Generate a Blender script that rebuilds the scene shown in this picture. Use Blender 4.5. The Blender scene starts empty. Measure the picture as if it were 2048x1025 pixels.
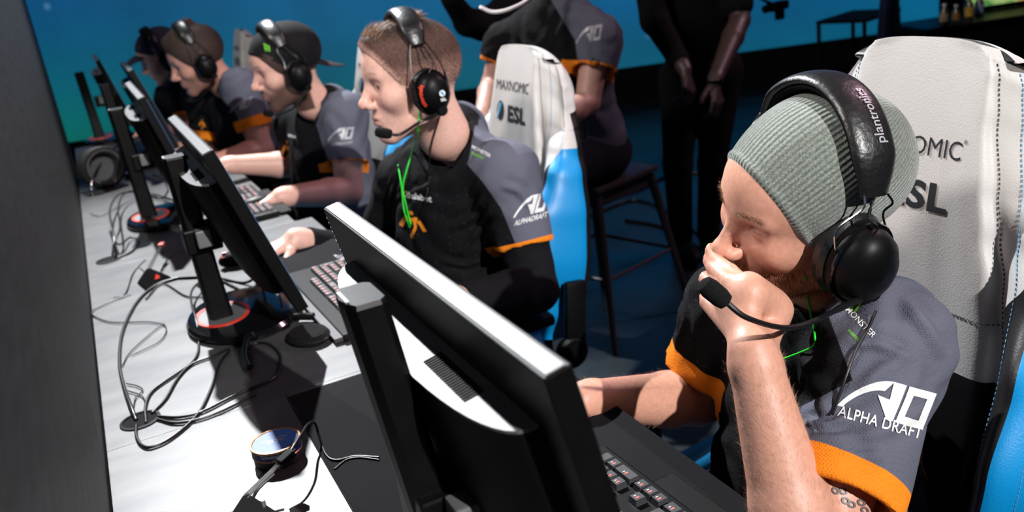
import bpy, bmesh, math, random
import numpy as np
from mathutils import Vector, Matrix
from mathutils.bvhtree import BVHTree
random.seed(4); rng = np.random.default_rng(4)
PI = math.pi
SC = bpy.context.scene
COL = SC.collection

# ------------------------------------------------------------------ camera
M = np.array([[0.8903007430782401, -0.4354808852225547, -0.13312019185725898],
              [-0.25814318773961753, -0.24182677475854253, -0.9353512204693538],
              [0.3751355508319118, 0.8671079573015469, -0.32771498117476544]])   # world -> (right, down, forward)
CAM = np.array([0.12, 0.0, 1.42]); FPX = 1800.0
cd = bpy.data.cameras.new('camera'); cam = bpy.data.objects.new('camera', cd); COL.objects.link(cam)
mw = Matrix.Identity(4)
for i in range(3):
    mw[i][0] = M[0][i]; mw[i][1] = -M[1][i]; mw[i][2] = -M[2][i]; mw[i][3] = CAM[i]
cam.matrix_world = mw
cd.sensor_width = 36; cd.lens = 36*FPX/2048; cd.clip_start = .02
cd.dof.use_dof = True; cd.dof.focus_distance = 1.08; cd.dof.aperture_fstop = 5.6
SC.camera = cam

def ray(u, v):
    d = M.T @ np.array([u-1024, v-512.5, FPX]); return d/np.linalg.norm(d)
def at(u, v, y):
    d = ray(u, v); return CAM + d*(y/d[1])
def onz(u, v, z=.75):
    d = ray(u, v); return CAM + d*((z-CAM[2])/d[2])

# ------------------------------------------------------------------ light, world, exposure
W = bpy.data.worlds.new('world'); SC.world = W; W.use_nodes = True
W.node_tree.nodes['Background'].inputs[0].default_value = (.012, .016, .024, 1)
W.node_tree.nodes['Background'].inputs[1].default_value = .55
SC.view_settings.view_transform = 'Standard'; SC.view_settings.look = 'None'
SC.view_settings.gamma = 1; SC.view_settings.exposure = 0.0; SC.view_settings.use_curve_mapping = False
def lamp(kind, name, loc, to, energy, color, **kw):
    l = bpy.data.lights.new(name, kind); l.energy = energy; l.color = color
    for k, v in kw.items(): setattr(l, k, v)
    o = bpy.data.objects.new(name, l); COL.objects.link(o); o.location = loc
    o.rotation_euler = (Vector(to)-Vector(loc)).to_track_quat('-Z', 'Y').to_euler(); return o
lamp('SPOT', 'stage_key_light', (1.3, -6.9, 5.6), (.24, 2.0, .8), 5200, (1, .975, .955), spot_size=.25, spot_blend=.18, shadow_soft_size=.06)
lamp('SPOT', 'stage_pink_light', (6.5, 1.2, 5.5), (.8, 2.2, .9), 620, (1, .60, .74), spot_size=.9, spot_blend=.6, shadow_soft_size=.25)
lamp('AREA', 'stage_front_light', (-2.3, 1.3, 4.25), (.8, 1.5, 1.0), 170, (1, .92, .87), size=.6)
lamp('SPOT', 'stage_back_light', (.65, 6.2, 5.6), (.25, 1.6, .8), 4500, (.96, .98, 1), spot_size=.62, spot_blend=.6, shadow_soft_size=.07)

# ------------------------------------------------------------------ helpers
def srgb(r, g, b):
    f = lambda c: c/12.92 if c <= .04045 else ((c+.055)/1.055)**2.4
    return (f(r/255), f(g/255), f(b/255), 1)
class NT:
    def __init__(s, name):
        s.m = bpy.data.materials.new(name); s.m.use_nodes = True; s.t = s.m.node_tree
        s.b = s.t.nodes['Principled BSDF']
    def n(s, t, **kw):
        x = s.t.nodes.new(t)
        for k, v in kw.items(): setattr(x, k, v)
        return x
    def l(s, a, b): s.t.links.new(a, b)
    def noise(s, scale, detail=3, coord='Object', mscale=None):
        tc = s.n('ShaderNodeTexCoord'); no = s.n('ShaderNodeTexNoise')
        no.inputs['Scale'].default_value = scale; no.inputs['Detail'].default_value = detail
        if mscale:
            mp = s.n('ShaderNodeMapping'); mp.inputs['Scale'].default_value = mscale
            s.l(tc.outputs[coord], mp.inputs[0]); s.l(mp.outputs[0], no.inputs[0])
        else: s.l(tc.outputs[coord], no.inputs[0])
        return no
    def ramp(s, src, stops):
        r = s.n('ShaderNodeValToRGB'); e = r.color_ramp.elements
        while len(e) < len(stops): e.new(.5)
        for i, (p, c) in enumerate(stops): e[i].position = p; e[i].color = c
        s.l(src, r.inputs[0]); return r
    def bump(s, src, strength=.3, dist=.002):
        b = s.n('ShaderNodeBump'); b.inputs['Strength'].default_value = strength; b.inputs['Distance'].default_value = dist
        s.l(src, b.inputs['Height']); s.l(b.outputs[0], s.b.inputs['Normal']); return b
def mat(name, rgb, rough=.5, metal=0, spec=.5, noise=None, bump=None, emit=None, coat=0, sheen=0):
    q = NT(name); b = q.b; c = srgb(*rgb)
    b.inputs['Base Color'].default_value = c; b.inputs['Roughness'].default_value = rough
    b.inputs['Metallic'].default_value = metal; b.inputs['Specular IOR Level'].default_value = .15 if rough >= .8 else spec
    b.inputs['Coat Weight'].default_value = coat; b.inputs['Sheen Weight'].default_value = sheen
    if noise:
        sc, amt = noise; no = q.noise(sc)
        r = q.ramp(no.outputs[0], [(.3, tuple(x*(1-amt) for x in c[:3])+(1,)), (.7, tuple(min(1, x*(1+amt)) for x in c[:3])+(1,))])
        q.l(r.outputs[0], b.inputs['Base Color'])
    if bump:
        no = q.noise(bump[0]); q.bump(no.outputs[0], bump[1], bump[2] if len(bump) > 2 else .001)
    if emit:
        b.inputs['Emission Color'].default_value = srgb(*emit[0]); b.inputs['Emission Strength'].default_value = emit[1]
    return q.m

MT = dict(
 blk=mat('black plastic', (9, 9, 10), .42, spec=.14, noise=(40, .15)),
 blkm=mat('matt black plastic', (7, 7, 8), .6, spec=.12, bump=(900, .15)),
 gloss=mat('glossy black plastic', (10, 11, 14), .12, spec=.6, noise=(12, .1)),
 silver=mat('brushed silver plastic', (96, 96, 98), .5, metal=.1, bump=(700, .12)),
 chrome=mat('bright steel', (200, 200, 200), .22, metal=1, noise=(30, .05)),
 red=mat('red plastic', (205, 60, 40), .4, noise=(30, .1)),
 whitep=mat('white plastic', (225, 222, 220), .4, noise=(30, .04)),
 leaW=mat('white leatherette', (184, 182, 180), .48, bump=(420, .35, .0012), noise=(6, .03)),
 leaB=mat('black leatherette', (15, 14, 16), .42, spec=.35, bump=(420, .3, .001), noise=(6, .1)),
 leaC=mat('blue leatherette', (0, 128, 190), .42, bump=(420, .35, .0012), noise=(6, .05)),
 rubber=mat('cable rubber', (14, 14, 15), .35, noise=(60, .1)),
 green=mat('green cable', (30, 215, 40), .4, noise=(60, .1)),
 pad=mat('cushion leather', (20, 20, 21), .36, bump=(120, .5, .002), noise=(20, .15)),
 eyew=mat('eye white', (112, 98, 96), .25, noise=(300, .05)),
 foam=mat('foam', (18, 18, 19), .95, bump=(900, .8, .001), noise=(300, .3)),
 thread=mat('blue thread', (90, 150, 190), .7, noise=(200, .1)),
 threadk=mat('dark thread', (60, 60, 66), .7, noise=(200, .1)),
 inkW=mat('white print', (222, 224, 224), .7, noise=(400, .06)),
 inkK=mat('black print', (14, 17, 22), .55, noise=(80, .1)),
 inkO=mat('orange print', (236, 140, 26), .7, noise=(300, .06)),
 inkG=mat('green print', (110, 200, 40), .7, noise=(300, .08)),
 inkS=mat('silver print', (160, 160, 165), .4, noise=(300, .08)),
 inkR=mat('red print', (225, 70, 40), .5, noise=(300, .08)),
 inkB=mat('blue print', (50, 150, 200), .5, noise=(300, .08)),
 inkY=mat('gold print', (190, 160, 60), .5, noise=(300, .1)),
 darkcloth=mat('dark cloth', (16, 16, 20), .9, bump=(500, .4), noise=(9, .2)),
 denim=mat('dark trousers', (20, 22, 30), .9, bump=(700, .4), noise=(9, .2)),
 blackman=mat('black clothing', (11, 11, 13), .9, bump=(300, .4), noise=(6, .2)),
 screen=mat('lit screen', (20, 40, 60), .3, emit=((70, 110, 150), .8), noise=(6, .3)),
 steel=mat('dark painted steel', (60, 56, 60), .5, metal=.4, noise=(20, .1)),
)

def link(name, me, m=None, parent=None, smooth=False):
    o = bpy.data.objects.new(name, me); COL.objects.link(o)
    if m is not None and not me.materials:
        for mm in (m if isinstance(m, (list, tuple)) else [m]): me.materials.append(mm)
    if smooth: me.polygons.foreach_set('use_smooth', [True]*len(me.polygons))
    if parent: o.parent = parent
    return o
def tag(o, label, cat=None, group=None, kind=None):
    if label: o['label'] = label
    if cat: o['category'] = cat
    if group: o['group'] = group
    if kind: o['kind'] = kind
    return o
def empty(name, loc=(0, 0, 0), rz=0, mtx=None, label=None, cat=None, group=None):
    o = bpy.data.objects.new(name, None); COL.objects.link(o)
    if mtx is not None: o.matrix_world = mtx
    else: o.location = loc; o.rotation_euler = (0, 0, rz)
    o.empty_display_size = .05
    tag(o, label, cat, group); return o
def pyd(name, v, f, m=None, parent=None, smooth=False):
    me = bpy.data.meshes.new(name); me.from_pydata([tuple(map(float, x)) for x in v], [], [tuple(int(i) for i in q) for q in f]); me.update()
    return link(name, me, m, parent, smooth)
class MB:
    """collects primitives into one mesh"""
    def __init__(s): s.b = bmesh.new()
    def box(s, c, d, rot=None, bev=0):
        r = bmesh.ops.create_cube(s.b, size=1); vs = r['verts']
        mt = Matrix.Translation(c) @ (rot.to_4x4() if rot is not None else Matrix.Identity(4)) @ Matrix.Diagonal((*d, 1))
        bmesh.ops.transform(s.b, matrix=mt, verts=vs)
        if bev:
            es = list({e for v in vs for e in v.link_edges})
            bmesh.ops.bevel(s.b, geom=es, offset=bev, segments=2, affect='EDGES', profile=.6)
        return s
    def tube(s, pts, r, n=8, closed=False, cap=True):
        pts = [Vector(p) for p in pts]; N = len(pts); rr = r if isinstance(r, (list, tuple)) else [r]*N
        rings = []; up = None
        for i, p in enumerate(pts):
            a = pts[(i-1) % N] if (i > 0 or closed) else p; b = pts[(i+1) % N] if (i < N-1 or closed) else p
            t = (b-a).normalized()
            if t.length < .5: t = Vector((0, 0, 1))
            if up is None: up = t.orthogonal().normalized()
            up = (up - t*up.dot(t)); up = up.normalized() if up.length > 1e-6 else t.orthogonal().normalized()
            w = t.cross(up)
            rings.append([s.b.verts.new(p + (up*math.cos(2*PI*k/n)+w*math.sin(2*PI*k/n))*rr[i]) for k in range(n)])
        for i in range(N if closed else N-1):
            A, B = rings[i], rings[(i+1) % N]
            for k in range(n): s.b.faces.new((A[k], A[(k+1) % n], B[(k+1) % n], B[k]))
        if cap and not closed:
            s.b.faces.new(rings[0][::-1]); s.b.faces.new(rings[-1])
        return s
    def lathe(s, prof, mtx=None, n=32, cap=True):
        rings = []
        for r, z in prof:
            rings.append([s.b.verts.new((r*math.cos(2*PI*k/n), r*math.sin(2*PI*k/n), z)) for k in range(n)])
        for A, B in zip(rings, rings[1:]):
            for k in range(n): s.b.faces.new((A[k], A[(k+1) % n], B[(k+1) % n], B[k]))
        if cap: s.b.faces.new(rings[0][::-1]); s.b.faces.new(rings[-1])
        if mtx is not None: bmesh.ops.transform(s.b, matrix=mtx, verts=[v for R_ in rings for v in R_])
        return s
    def prism(s, poly, z0, z1, mtx=None):
        A = [s.b.verts.new((x, y, z0)) for x, y in poly]; B = [s.b.verts.new((x, y, z1)) for x, y in poly]; n = len(poly)
        s.b.faces.new(A[::-1]); s.b.faces.new(B)
        for k in range(n): s.b.faces.new((A[k], A[(k+1) % n], B[(k+1) % n], B[k]))
        if mtx is not None: bmesh.ops.transform(s.b, matrix=mtx, verts=A+B)
        return s
    def build(s, name, m, parent=None, smooth=False, sharp=35):
        bmesh.ops.recalc_face_normals(s.b, faces=s.b.faces)
        if smooth:
            for f in s.b.faces: f.smooth = True
            lim = math.radians(sharp)
            for e in s.b.edges:
                if len(e.link_faces) == 2 and e.calc_face_angle(0) > lim: e.smooth = False
        me = bpy.data.meshes.new(name); s.b.to_mesh(me); s.b.free()
        return link(name, me, m, parent)
def smoothline(pts, k=6):
    P = [np.array(p, float) for p in pts]; P = [2*P[0]-P[1]]+P+[2*P[-1]-P[-2]]; out = []
    for i in range(1, len(P)-2):
        for j in range(k):
            t = j/k; a, b, c, d = P[i-1:i+3]
            out.append(.5*((2*b)+(c-a)*t+(2*a-5*b+4*c-d)*t*t+(3*b-a-3*c+d)*t**3))
    out.append(P[-2]); return out
def basis(x, y, z, o=(0, 0, 0), s=1):
    m = Matrix.Identity(4)
    for i in range(3): m[i][0] = x[i]*s; m[i][1] = y[i]*s; m[i][2] = z[i]*s; m[i][3] = o[i]
    return m
def U(v): v = np.array(v, float); return v/np.linalg.norm(v)

# text and logo outlines as flat meshes in the xy plane, centred, height-normalised
def textmesh(txt, bold=.0, spacing=1.0, shear=0.0):
    cu = bpy.data.curves.new('t', 'FONT'); cu.body = txt; cu.align_x = 'CENTER'; cu.align_y = 'CENTER'
    cu.offset = bold; cu.space_character = spacing; cu.shear = shear; cu.resolution_u = 3
    o = bpy.data.objects.new('t', cu); COL.objects.link(o)
    dg = bpy.context.evaluated_depsgraph_get(); me = bpy.data.meshes.new_from_object(o.evaluated_get(dg))
    v = np.array([x.co[:] for x in me.vertices]); f = [tuple(p.vertices) for p in me.polygons]
    bpy.data.objects.remove(o); bpy.data.curves.remove(cu); bpy.data.meshes.remove(me)
    c = (v.max(0)+v.min(0))/2; v = v-c; w, h = (v.max(0)-v.min(0))[:2]
    return v[:, :2], f, w, h
def polym(polys):
    v = []; f = []
    for p in polys:
        if len(p) == 2 and isinstance(p[0], list):    # strip between two outlines
            A, B = p; n = len(A); b = len(v); v += A+B
            f += [(b+i, b+i+1, b+n+i+1, b+n+i) for i in range(n-1)]
        else:
            b = len(v); v += p; f.append(tuple(range(b, b+len(p))))
    v = np.array(v, float)
    return v[:, :2], f, *(np.ptp(v, axis=0)[:2])
def decal(name, src, pos, xd, yd, width, m, parent, bvh=None, off=.0009, height=None, cut=.006, lift=.05):
    """lay a flat print on a surface: points are dropped along the surface normal side"""
    v, f, w, h = src; sx = width/w; sy = (height/h if height else sx)
    xd = U(xd); zd = U(np.cross(xd, U(yd))); yd = np.cross(zd, xd)
    bm = bmesh.new(); vs = [bm.verts.new((x*sx, y*sy, 0)) for x, y in v]
    for q in f:
        try: bm.faces.new([vs[i] for i in q])
        except ValueError: pass
    bmesh.ops.triangulate(bm, faces=bm.faces)
    if bvh is not None:
        for _ in range(4):
            es = [e for e in bm.edges if e.calc_length() > cut]
            if not es: break
            bmesh.ops.subdivide_edges(bm, edges=es, cuts=1); bmesh.ops.triangulate(bm, faces=bm.faces)
    dead = []
    for q in bm.verts:
        p = np.array(pos)+xd*q.co.x+yd*q.co.y
        if bvh is not None:
            r = bvh.ray_cast(Vector(p+zd*lift), Vector(-zd), lift*3)
            if r[0] is not None: p = np.array(r[0]) + zd*off*.6 + np.array(r[1])*off
            else: dead.append(q)
        else: p = p+zd*off
        q.co = Vector(p)
    if dead: bmesh.ops.delete(bm, geom=dead, context='VERTS')
    far = [e for e in bm.edges if bvh is not None and e.calc_length() > cut*2.5]
    if far: bmesh.ops.delete(bm, geom=far, context='EDGES')
    bmesh.ops.recalc_face_normals(bm, faces=bm.faces)
    me = bpy.data.meshes.new(name); bm.to_mesh(me); bm.free()
    o = link(name, me, m)
    if parent: o.parent = parent; o.matrix_parent_inverse = parent.matrix_world.inverted()
    return o

# ------------------------------------------------------------------ signed-distance sculpting (surface nets)
def frame_R(f, u):
    f = U(f); l = U(np.cross(u, f)); u = np.cross(f, l); return np.stack([f, l, u], 1)    # columns forward, left, up
class SDF:
    def __init__(s, lo, hi, h, R=None, o=None, sc=1.0):
        s.lo = np.array(lo, float); s.h = h; s.n = np.ceil((np.array(hi)-s.lo)/h).astype(int)+1
        s.d = np.full(s.n, .2, np.float32)
    def sl(s, lo, hi):
        a = np.clip(np.floor((np.array(lo)-s.lo)/s.h).astype(int), 0, s.n); b = np.clip(np.ceil((np.array(hi)-s.lo)/s.h).astype(int)+1, 0, s.n)
        if np.any(b <= a): return None, (None, None, None)
        ax = [(s.lo[i]+np.arange(a[i], b[i])*s.h).astype(np.float32) for i in range(3)]
        return tuple(slice(a[i], b[i]) for i in range(3)), (ax[0][:, None, None], ax[1][None, :, None], ax[2][None, None, :])
    def comb(s, S, q, k, op):
        d = s.d[S]
        if op == 'add':
            if k > 0:
                hh = np.maximum(k-np.abs(d-q), 0)/k; s.d[S] = np.minimum(d, q)-hh*hh*k*.25
            else: s.d[S] = np.minimum(d, q)
        else:
            q = -q
            if k > 0:
                hh = np.maximum(k-np.abs(d-q), 0)/k; s.d[S] = np.maximum(d, q)+hh*hh*k*.25
            else: s.d[S] = np.maximum(d, q)
    def cap(s, a, b, ra, rb=None, k=.01, op='add', plane=None):
        rb = ra if rb is None else rb; a = np.array(a, float); b = np.array(b, float); m = max(ra, rb)+k+4*s.h
        S, (X, Y, Z) = s.sl(np.minimum(a, b)-m, np.maximum(a, b)+m)
        if S is None: return s
        ba = b-a; L = float(ba@ba)+1e-12
        px, py, pz = X-a[0], Y-a[1], Z-a[2]
        t = np.clip((px*ba[0]+py*ba[1]+pz*ba[2])/L, 0, 1)
        q = np.sqrt((px-t*ba[0])**2+(py-t*ba[1])**2+(pz-t*ba[2])**2)-(ra+(rb-ra)*t)
        if plane is not None:
            po, pn = plane; q = np.maximum(q, (X-po[0])*pn[0]+(Y-po[1])*pn[1]+(Z-po[2])*pn[2])
        s.comb(S, q.astype(np.float32), k, op); return s
    def ell(s, c, r, R=None, k=.01, op='add'):
        c = np.array(c, float); r = np.array(r, float); R = np.eye(3) if R is None else R
        ext = np.sqrt(((R*r[None, :])**2).sum(1))+k+4*s.h
        S, (X, Y, Z) = s.sl(c-ext, c+ext)
        if S is None: return s
        px, py, pz = X-c[0], Y-c[1], Z-c[2]
        e = [px*R[0, i]+py*R[1, i]+pz*R[2, i] for i in range(3)]
        k0 = np.sqrt((e[0]/r[0])**2+(e[1]/r[1])**2+(e[2]/r[2])**2); k1 = np.sqrt((e[0]/r[0]**2)**2+(e[1]/r[1]**2)**2+(e[2]/r[2]**2)**2)
        q = k0*(k0-1)/np.maximum(k1, 1e-6)
        s.comb(S, q.astype(np.float32), k, op); return s
    def half(s, po, n, k=0, keepneg=True):
        S, (X, Y, Z) = s.sl(s.lo, s.lo+s.n*s.h); n = U(n)
        q = ((X-po[0])*n[0]+(Y-po[1])*n[1]+(Z-po[2])*n[2]).astype(np.float32)
        s.comb(S, -q, k, 'sub'); return s
    def mesh(s):
        D = s.d.copy(); D[0] = D[-1] = .2; D[:, 0] = D[:, -1] = .2; D[:, :, 0] = D[:, :, -1] = .2
        neg = D < 0
        cnt = np.zeros(np.array(D.shape)-1, np.int8)
        for i in (0, 1):
            for j in (0, 1):
                for k in (0, 1): cnt += neg[i:i+D.shape[0]-1, j:j+D.shape[1]-1, k:k+D.shape[2]-1]
        act = (cnt > 0) & (cnt < 8); idx = -np.ones(act.shape, np.int64); C = np.argwhere(act); idx[act] = np.arange(len(C))
        acc = np.zeros((len(C), 3)); num = np.zeros(len(C))
        cor = [(i, j, k) for i in (0, 1) for j in (0, 1) for k in (0, 1)]
        val = {c: D[C[:, 0]+c[0], C[:, 1]+c[1], C[:, 2]+c[2]].astype(float) for c in cor}
        for a in cor:
            for ax in range(3):
                if a[ax]: continue
                b = list(a); b[ax] = 1; b = tuple(b); va, vb = val[a], val[b]
                cr = (va < 0) != (vb < 0); t = np.where(cr, va/np.where(cr, va-vb, 1), 0)
                p = np.zeros((len(C), 3)); p[:] = a; p[:, ax] = t
                acc += p*cr[:, None]; num += cr
        V = (C+acc/num[:, None])*s.h+s.lo
        F = []
        for ax in range(3):
            o1, o2 = [(1, 2), (2, 0), (0, 1)][ax]
            A = np.take(neg, range(0, D.shape[ax]-1), ax); B = np.take(neg, range(1, D.shape[ax]), ax)
            E = np.argwhere(A != B); ins = A[E[:, 0], E[:, 1], E[:, 2]]
            ok = (E[:, o1] > 0) & (E[:, o2] > 0) & (E[:, o1] < act.shape[o1]) & (E[:, o2] < act.shape[o2]); E = E[ok]; ins = ins[ok]
            def g(d1, d2):
                e = E.copy(); e[:, o1] -= d1; e[:, o2] -= d2; return idx[e[:, 0], e[:, 1], e[:, 2]]
            q = np.stack([g(1, 1), g(0, 1), g(0, 0), g(1, 0)], 1)
            q[~ins] = q[~ins][:, ::-1]; F.append(q)
        F = np.concatenate(F); F = F[(F >= 0).all(1)]
        return V, F
def relax(V, F, it=1, f=.5):
    for _ in range(it):
        S = np.zeros_like(V); n = np.zeros(len(V))
        for a, b in ((0, 1), (1, 2), (2, 3), (3, 0)):
            np.add.at(S, F[:, a], V[F[:, b]]); np.add.at(n, F[:, a], 1); np.add.at(S, F[:, b], V[F[:, a]]); np.add.at(n, F[:, b], 1)
        V = V*(1-f)+f*S/np.maximum(n, 1)[:, None]
    return V
def npmesh(name, V, F, m, parent=None, attrs=None, cols=None):
    me = bpy.data.meshes.new(name); n = len(F); c = F.shape[1]
    me.vertices.add(len(V)); me.vertices.foreach_set('co', V.astype(np.float32).ravel())
    me.loops.add(n*c); me.loops.foreach_set('vertex_index', F.astype(np.int32).ravel())
    me.polygons.add(n); me.polygons.foreach_set('loop_start', np.arange(0, n*c, c, dtype=np.int32)); me.polygons.foreach_set('use_smooth', np.ones(n, bool))
    me.update(); me.validate()
    for k, a in (attrs or {}).items():
        at_ = me.attributes.new(k, 'FLOAT', 'POINT'); at_.data.foreach_set('value', a.astype(np.float32))
    if cols is not None:
        at_ = me.attributes.new('col', 'FLOAT_COLOR', 'POINT'); at_.data.foreach_set('color', np.concatenate([cols, np.ones((len(V), 1))], 1).astype(np.float32).ravel())
    return link(name, me, m, parent)
def bvh_of(o):
    me = o.data; n = len(me.vertices); co = np.empty(n*3, np.float32); me.vertices.foreach_get('co', co)
    return BVHTree.FromPolygons([Vector(c) for c in co.reshape(-1, 3)], [tuple(p.vertices) for p in me.polygons])

#@@STRUCT
# ------------------------------------------------------------------ the setting
def plank_black():
    q = NT('black brushed board'); no = q.noise(9, 5, mscale=(1, 1.2, 6)); no2 = q.noise(2.2, 3)
    r = q.ramp(no.outputs[0], [(.3, srgb(11, 12, 14)), (.72, srgb(38, 37, 39))]); q.l(r.outputs[0], q.b.inputs['Base Color'])
    q.b.inputs['Roughness'].default_value = .6; q.b.inputs['Specular IOR Level'].default_value = .2; q.bump(no.outputs[0], .25, .003); return q.m
def desk_mat():
    q = NT('brushed grey laminate'); no = q.noise(7, 6, mscale=(1, 3, 1)); fine = q.noise(900, 2)
    r = q.ramp(no.outputs[0], [(.32, srgb(74, 74, 76)), (.7, srgb(90, 90, 90))])
    q.l(r.outputs[0], q.b.inputs['Base Color']); q.b.inputs['Roughness'].default_value = .43; q.b.inputs['Metallic'].default_value = .5
    q.bump(fine.outputs[0], .18, .0006); return q.m
def floor_mat():
    q = NT('dark stage floor'); no = q.noise(3.5, 6)
    r = q.ramp(no.outputs[0], [(.35, srgb(12, 22, 28)), (.7, srgb(20, 34, 40))]); q.l(r.outputs[0], q.b.inputs['Base Color'])
    rr = q.ramp(no.outputs[0], [(.3, (.3, .3, .3, 1)), (.7, (.5, .5, .5, 1))]); q.l(rr.outputs[0], q.b.inputs['Roughness']); return q.m
def led_mat():
    q = NT('LED wall'); tc = q.n('ShaderNodeTexCoord'); sp = q.n('ShaderNodeSeparateXYZ'); q.l(tc.outputs['Object'], sp.inputs[0])
    hz = q.n('ShaderNodeMapRange'); hz.inputs[1].default_value = .3; hz.inputs[2].default_value = 1.45; q.l(sp.outputs['Z'], hz.inputs[0])
    hx = q.n('ShaderNodeMapRange'); hx.inputs[1].default_value = 0; hx.inputs[2].default_value = 7.5; q.l(sp.outputs['X'], hx.inputs[0])
    rl = q.ramp(hz.outputs[0], [(0, srgb(0, 104, 74)), (.45, srgb(0, 92, 98)), (1, srgb(4, 78, 122))])
    rr = q.ramp(hz.outputs[0], [(0, srgb(4, 96, 128)), (.4, srgb(4, 94, 146)), (1, srgb(6, 100, 160))])
    mx = q.n('ShaderNodeMix', data_type='RGBA'); q.l(hx.outputs[0], mx.inputs[0]); q.l(rl.outputs[0], mx.inputs[6]); q.l(rr.outputs[0], mx.inputs[7])
    vo = q.n('ShaderNodeTexVoronoi'); vo.inputs['Scale'].default_value = 3.2; q.l(tc.outputs['Object'], vo.inputs[0])
    dots = q.ramp(vo.outputs['Distance'], [(.04, (.16, .3, .4, 1)), (.13, (0, 0, 0, 1))])
    cl = q.noise(.9, 4); cr = q.ramp(cl.outputs[0], [(.35, (.8, .8, .8, 1)), (.65, (1.12, 1.12, 1.12, 1))])
    mu = q.n('ShaderNodeMix', data_type='RGBA', blend_type='MULTIPLY'); mu.inputs[0].default_value = 1; q.l(mx.outputs[2], mu.inputs[6]); q.l(cr.outputs[0], mu.inputs[7])
    ad = q.n('ShaderNodeMix', data_type='RGBA', blend_type='ADD'); ad.inputs[0].default_value = .35; q.l(mu.outputs[2], ad.inputs[6]); q.l(dots.outputs[0], ad.inputs[7])
    q.b.inputs['Base Color'].default_value = (.01, .01, .01, 1); q.b.inputs['Roughness'].default_value = .6
    q.l(ad.outputs[2], q.b.inputs['Emission Color']); q.b.inputs['Emission Strength'].default_value = .86
    return q.m
fl = MB().box((4, 4, -.03), (14, 14, .06)).build('floor', floor_mat()); tag(fl, None, kind='structure')
wl = MB().box((-.02, 2.1, .9), (.04, 4.4, 1.8), bev=.002).build('wall_left', plank_black()); tag(wl, None, kind='structure')
# y range of the divider: its far vertical edge is at y 4.3
PL = np.array([-1.9, 9.55, 0]); PR = np.array([5.93, 5.63, 0]); PX = U(PR-PL)
LW = 9.6
lw = empty('wall_screen', PL, math.atan2(PX[1], PX[0])); tag(lw, None, kind='structure')
MB().box((LW/2-.2, .06, 1.9), (LW, .1, 3.2)).build('led_panel', led_mat(), lw)
MB().box((LW/2-.2, .05, .15), (LW+.1, .16, .30)).build('plinth', MT['blackman'], lw)
bw = MB().box((9.4, 6.2, 1.5), (.08, 7, 3)).build('wall_right', MT['blackman']); tag(bw, None, kind='structure')
bw.rotation_euler = (0, 0, 0)

#@@DESK
DM = desk_mat()
desk = empty('player_desk', (0, 0, 0), label='long grey brushed laminate gaming desk carrying the row of monitors', cat='desk')
def slab(x0, x1, y0, y1, holes=()):
    bm = MB()
    bm.box(((x0+x1)/2, (y0+y1)/2, .735), (x1-x0-.0012, y1-y0-.0012, .03), bev=.0006); return bm.build('desk_panel', DM, desk)
for x0, x1, y0, y1 in ((.003, .29, -.2, 1.436), (.29, .70, -.2, 1.436), (.003, .61, 1.436, 2.536), (.003, .56, 2.536, 3.64), (.003, .56, 3.64, 4.9)):
    slab(x0, x1, y0, y1)
MB().box((.3, 2.35, .69), (.5, 5.0, .05)).build('frame', MT['blkm'], desk)
for y in (-.1, 1.43, 2.53, 3.63, 4.8):
    MB().box((.08, y, .335), (.05, .05, .67), bev=.004).build('leg', MT['steel'], desk)
    MB().box((.5, y, .335), (.05, .05, .67), bev=.004).build('leg', MT['steel'], desk)
def grommet(x, y, label):
    g = empty('cable_grommet', (x, y, .75), label=label, cat='grommet', group='cable holes in the desk')
    MB().lathe([(.033, .0), (.033, .0022), (.028, .003), (.0275, .0005)], n=28, cap=False).build('rim', MT['blkm'], g, True)
    MB().lathe([(.0001, .0006), (.0285, .0006), (.0285, .001), (.0001, .0012)], n=28).build('hole_insert', MT['blackman'], g, True)
    return g
grommet(.06, 1.512, 'black round cable hole nearest the lower left, in front of the seam')
grommet(.058, 2.607, 'black round cable hole beside the left wall, farther one with bundled cables')

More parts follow.
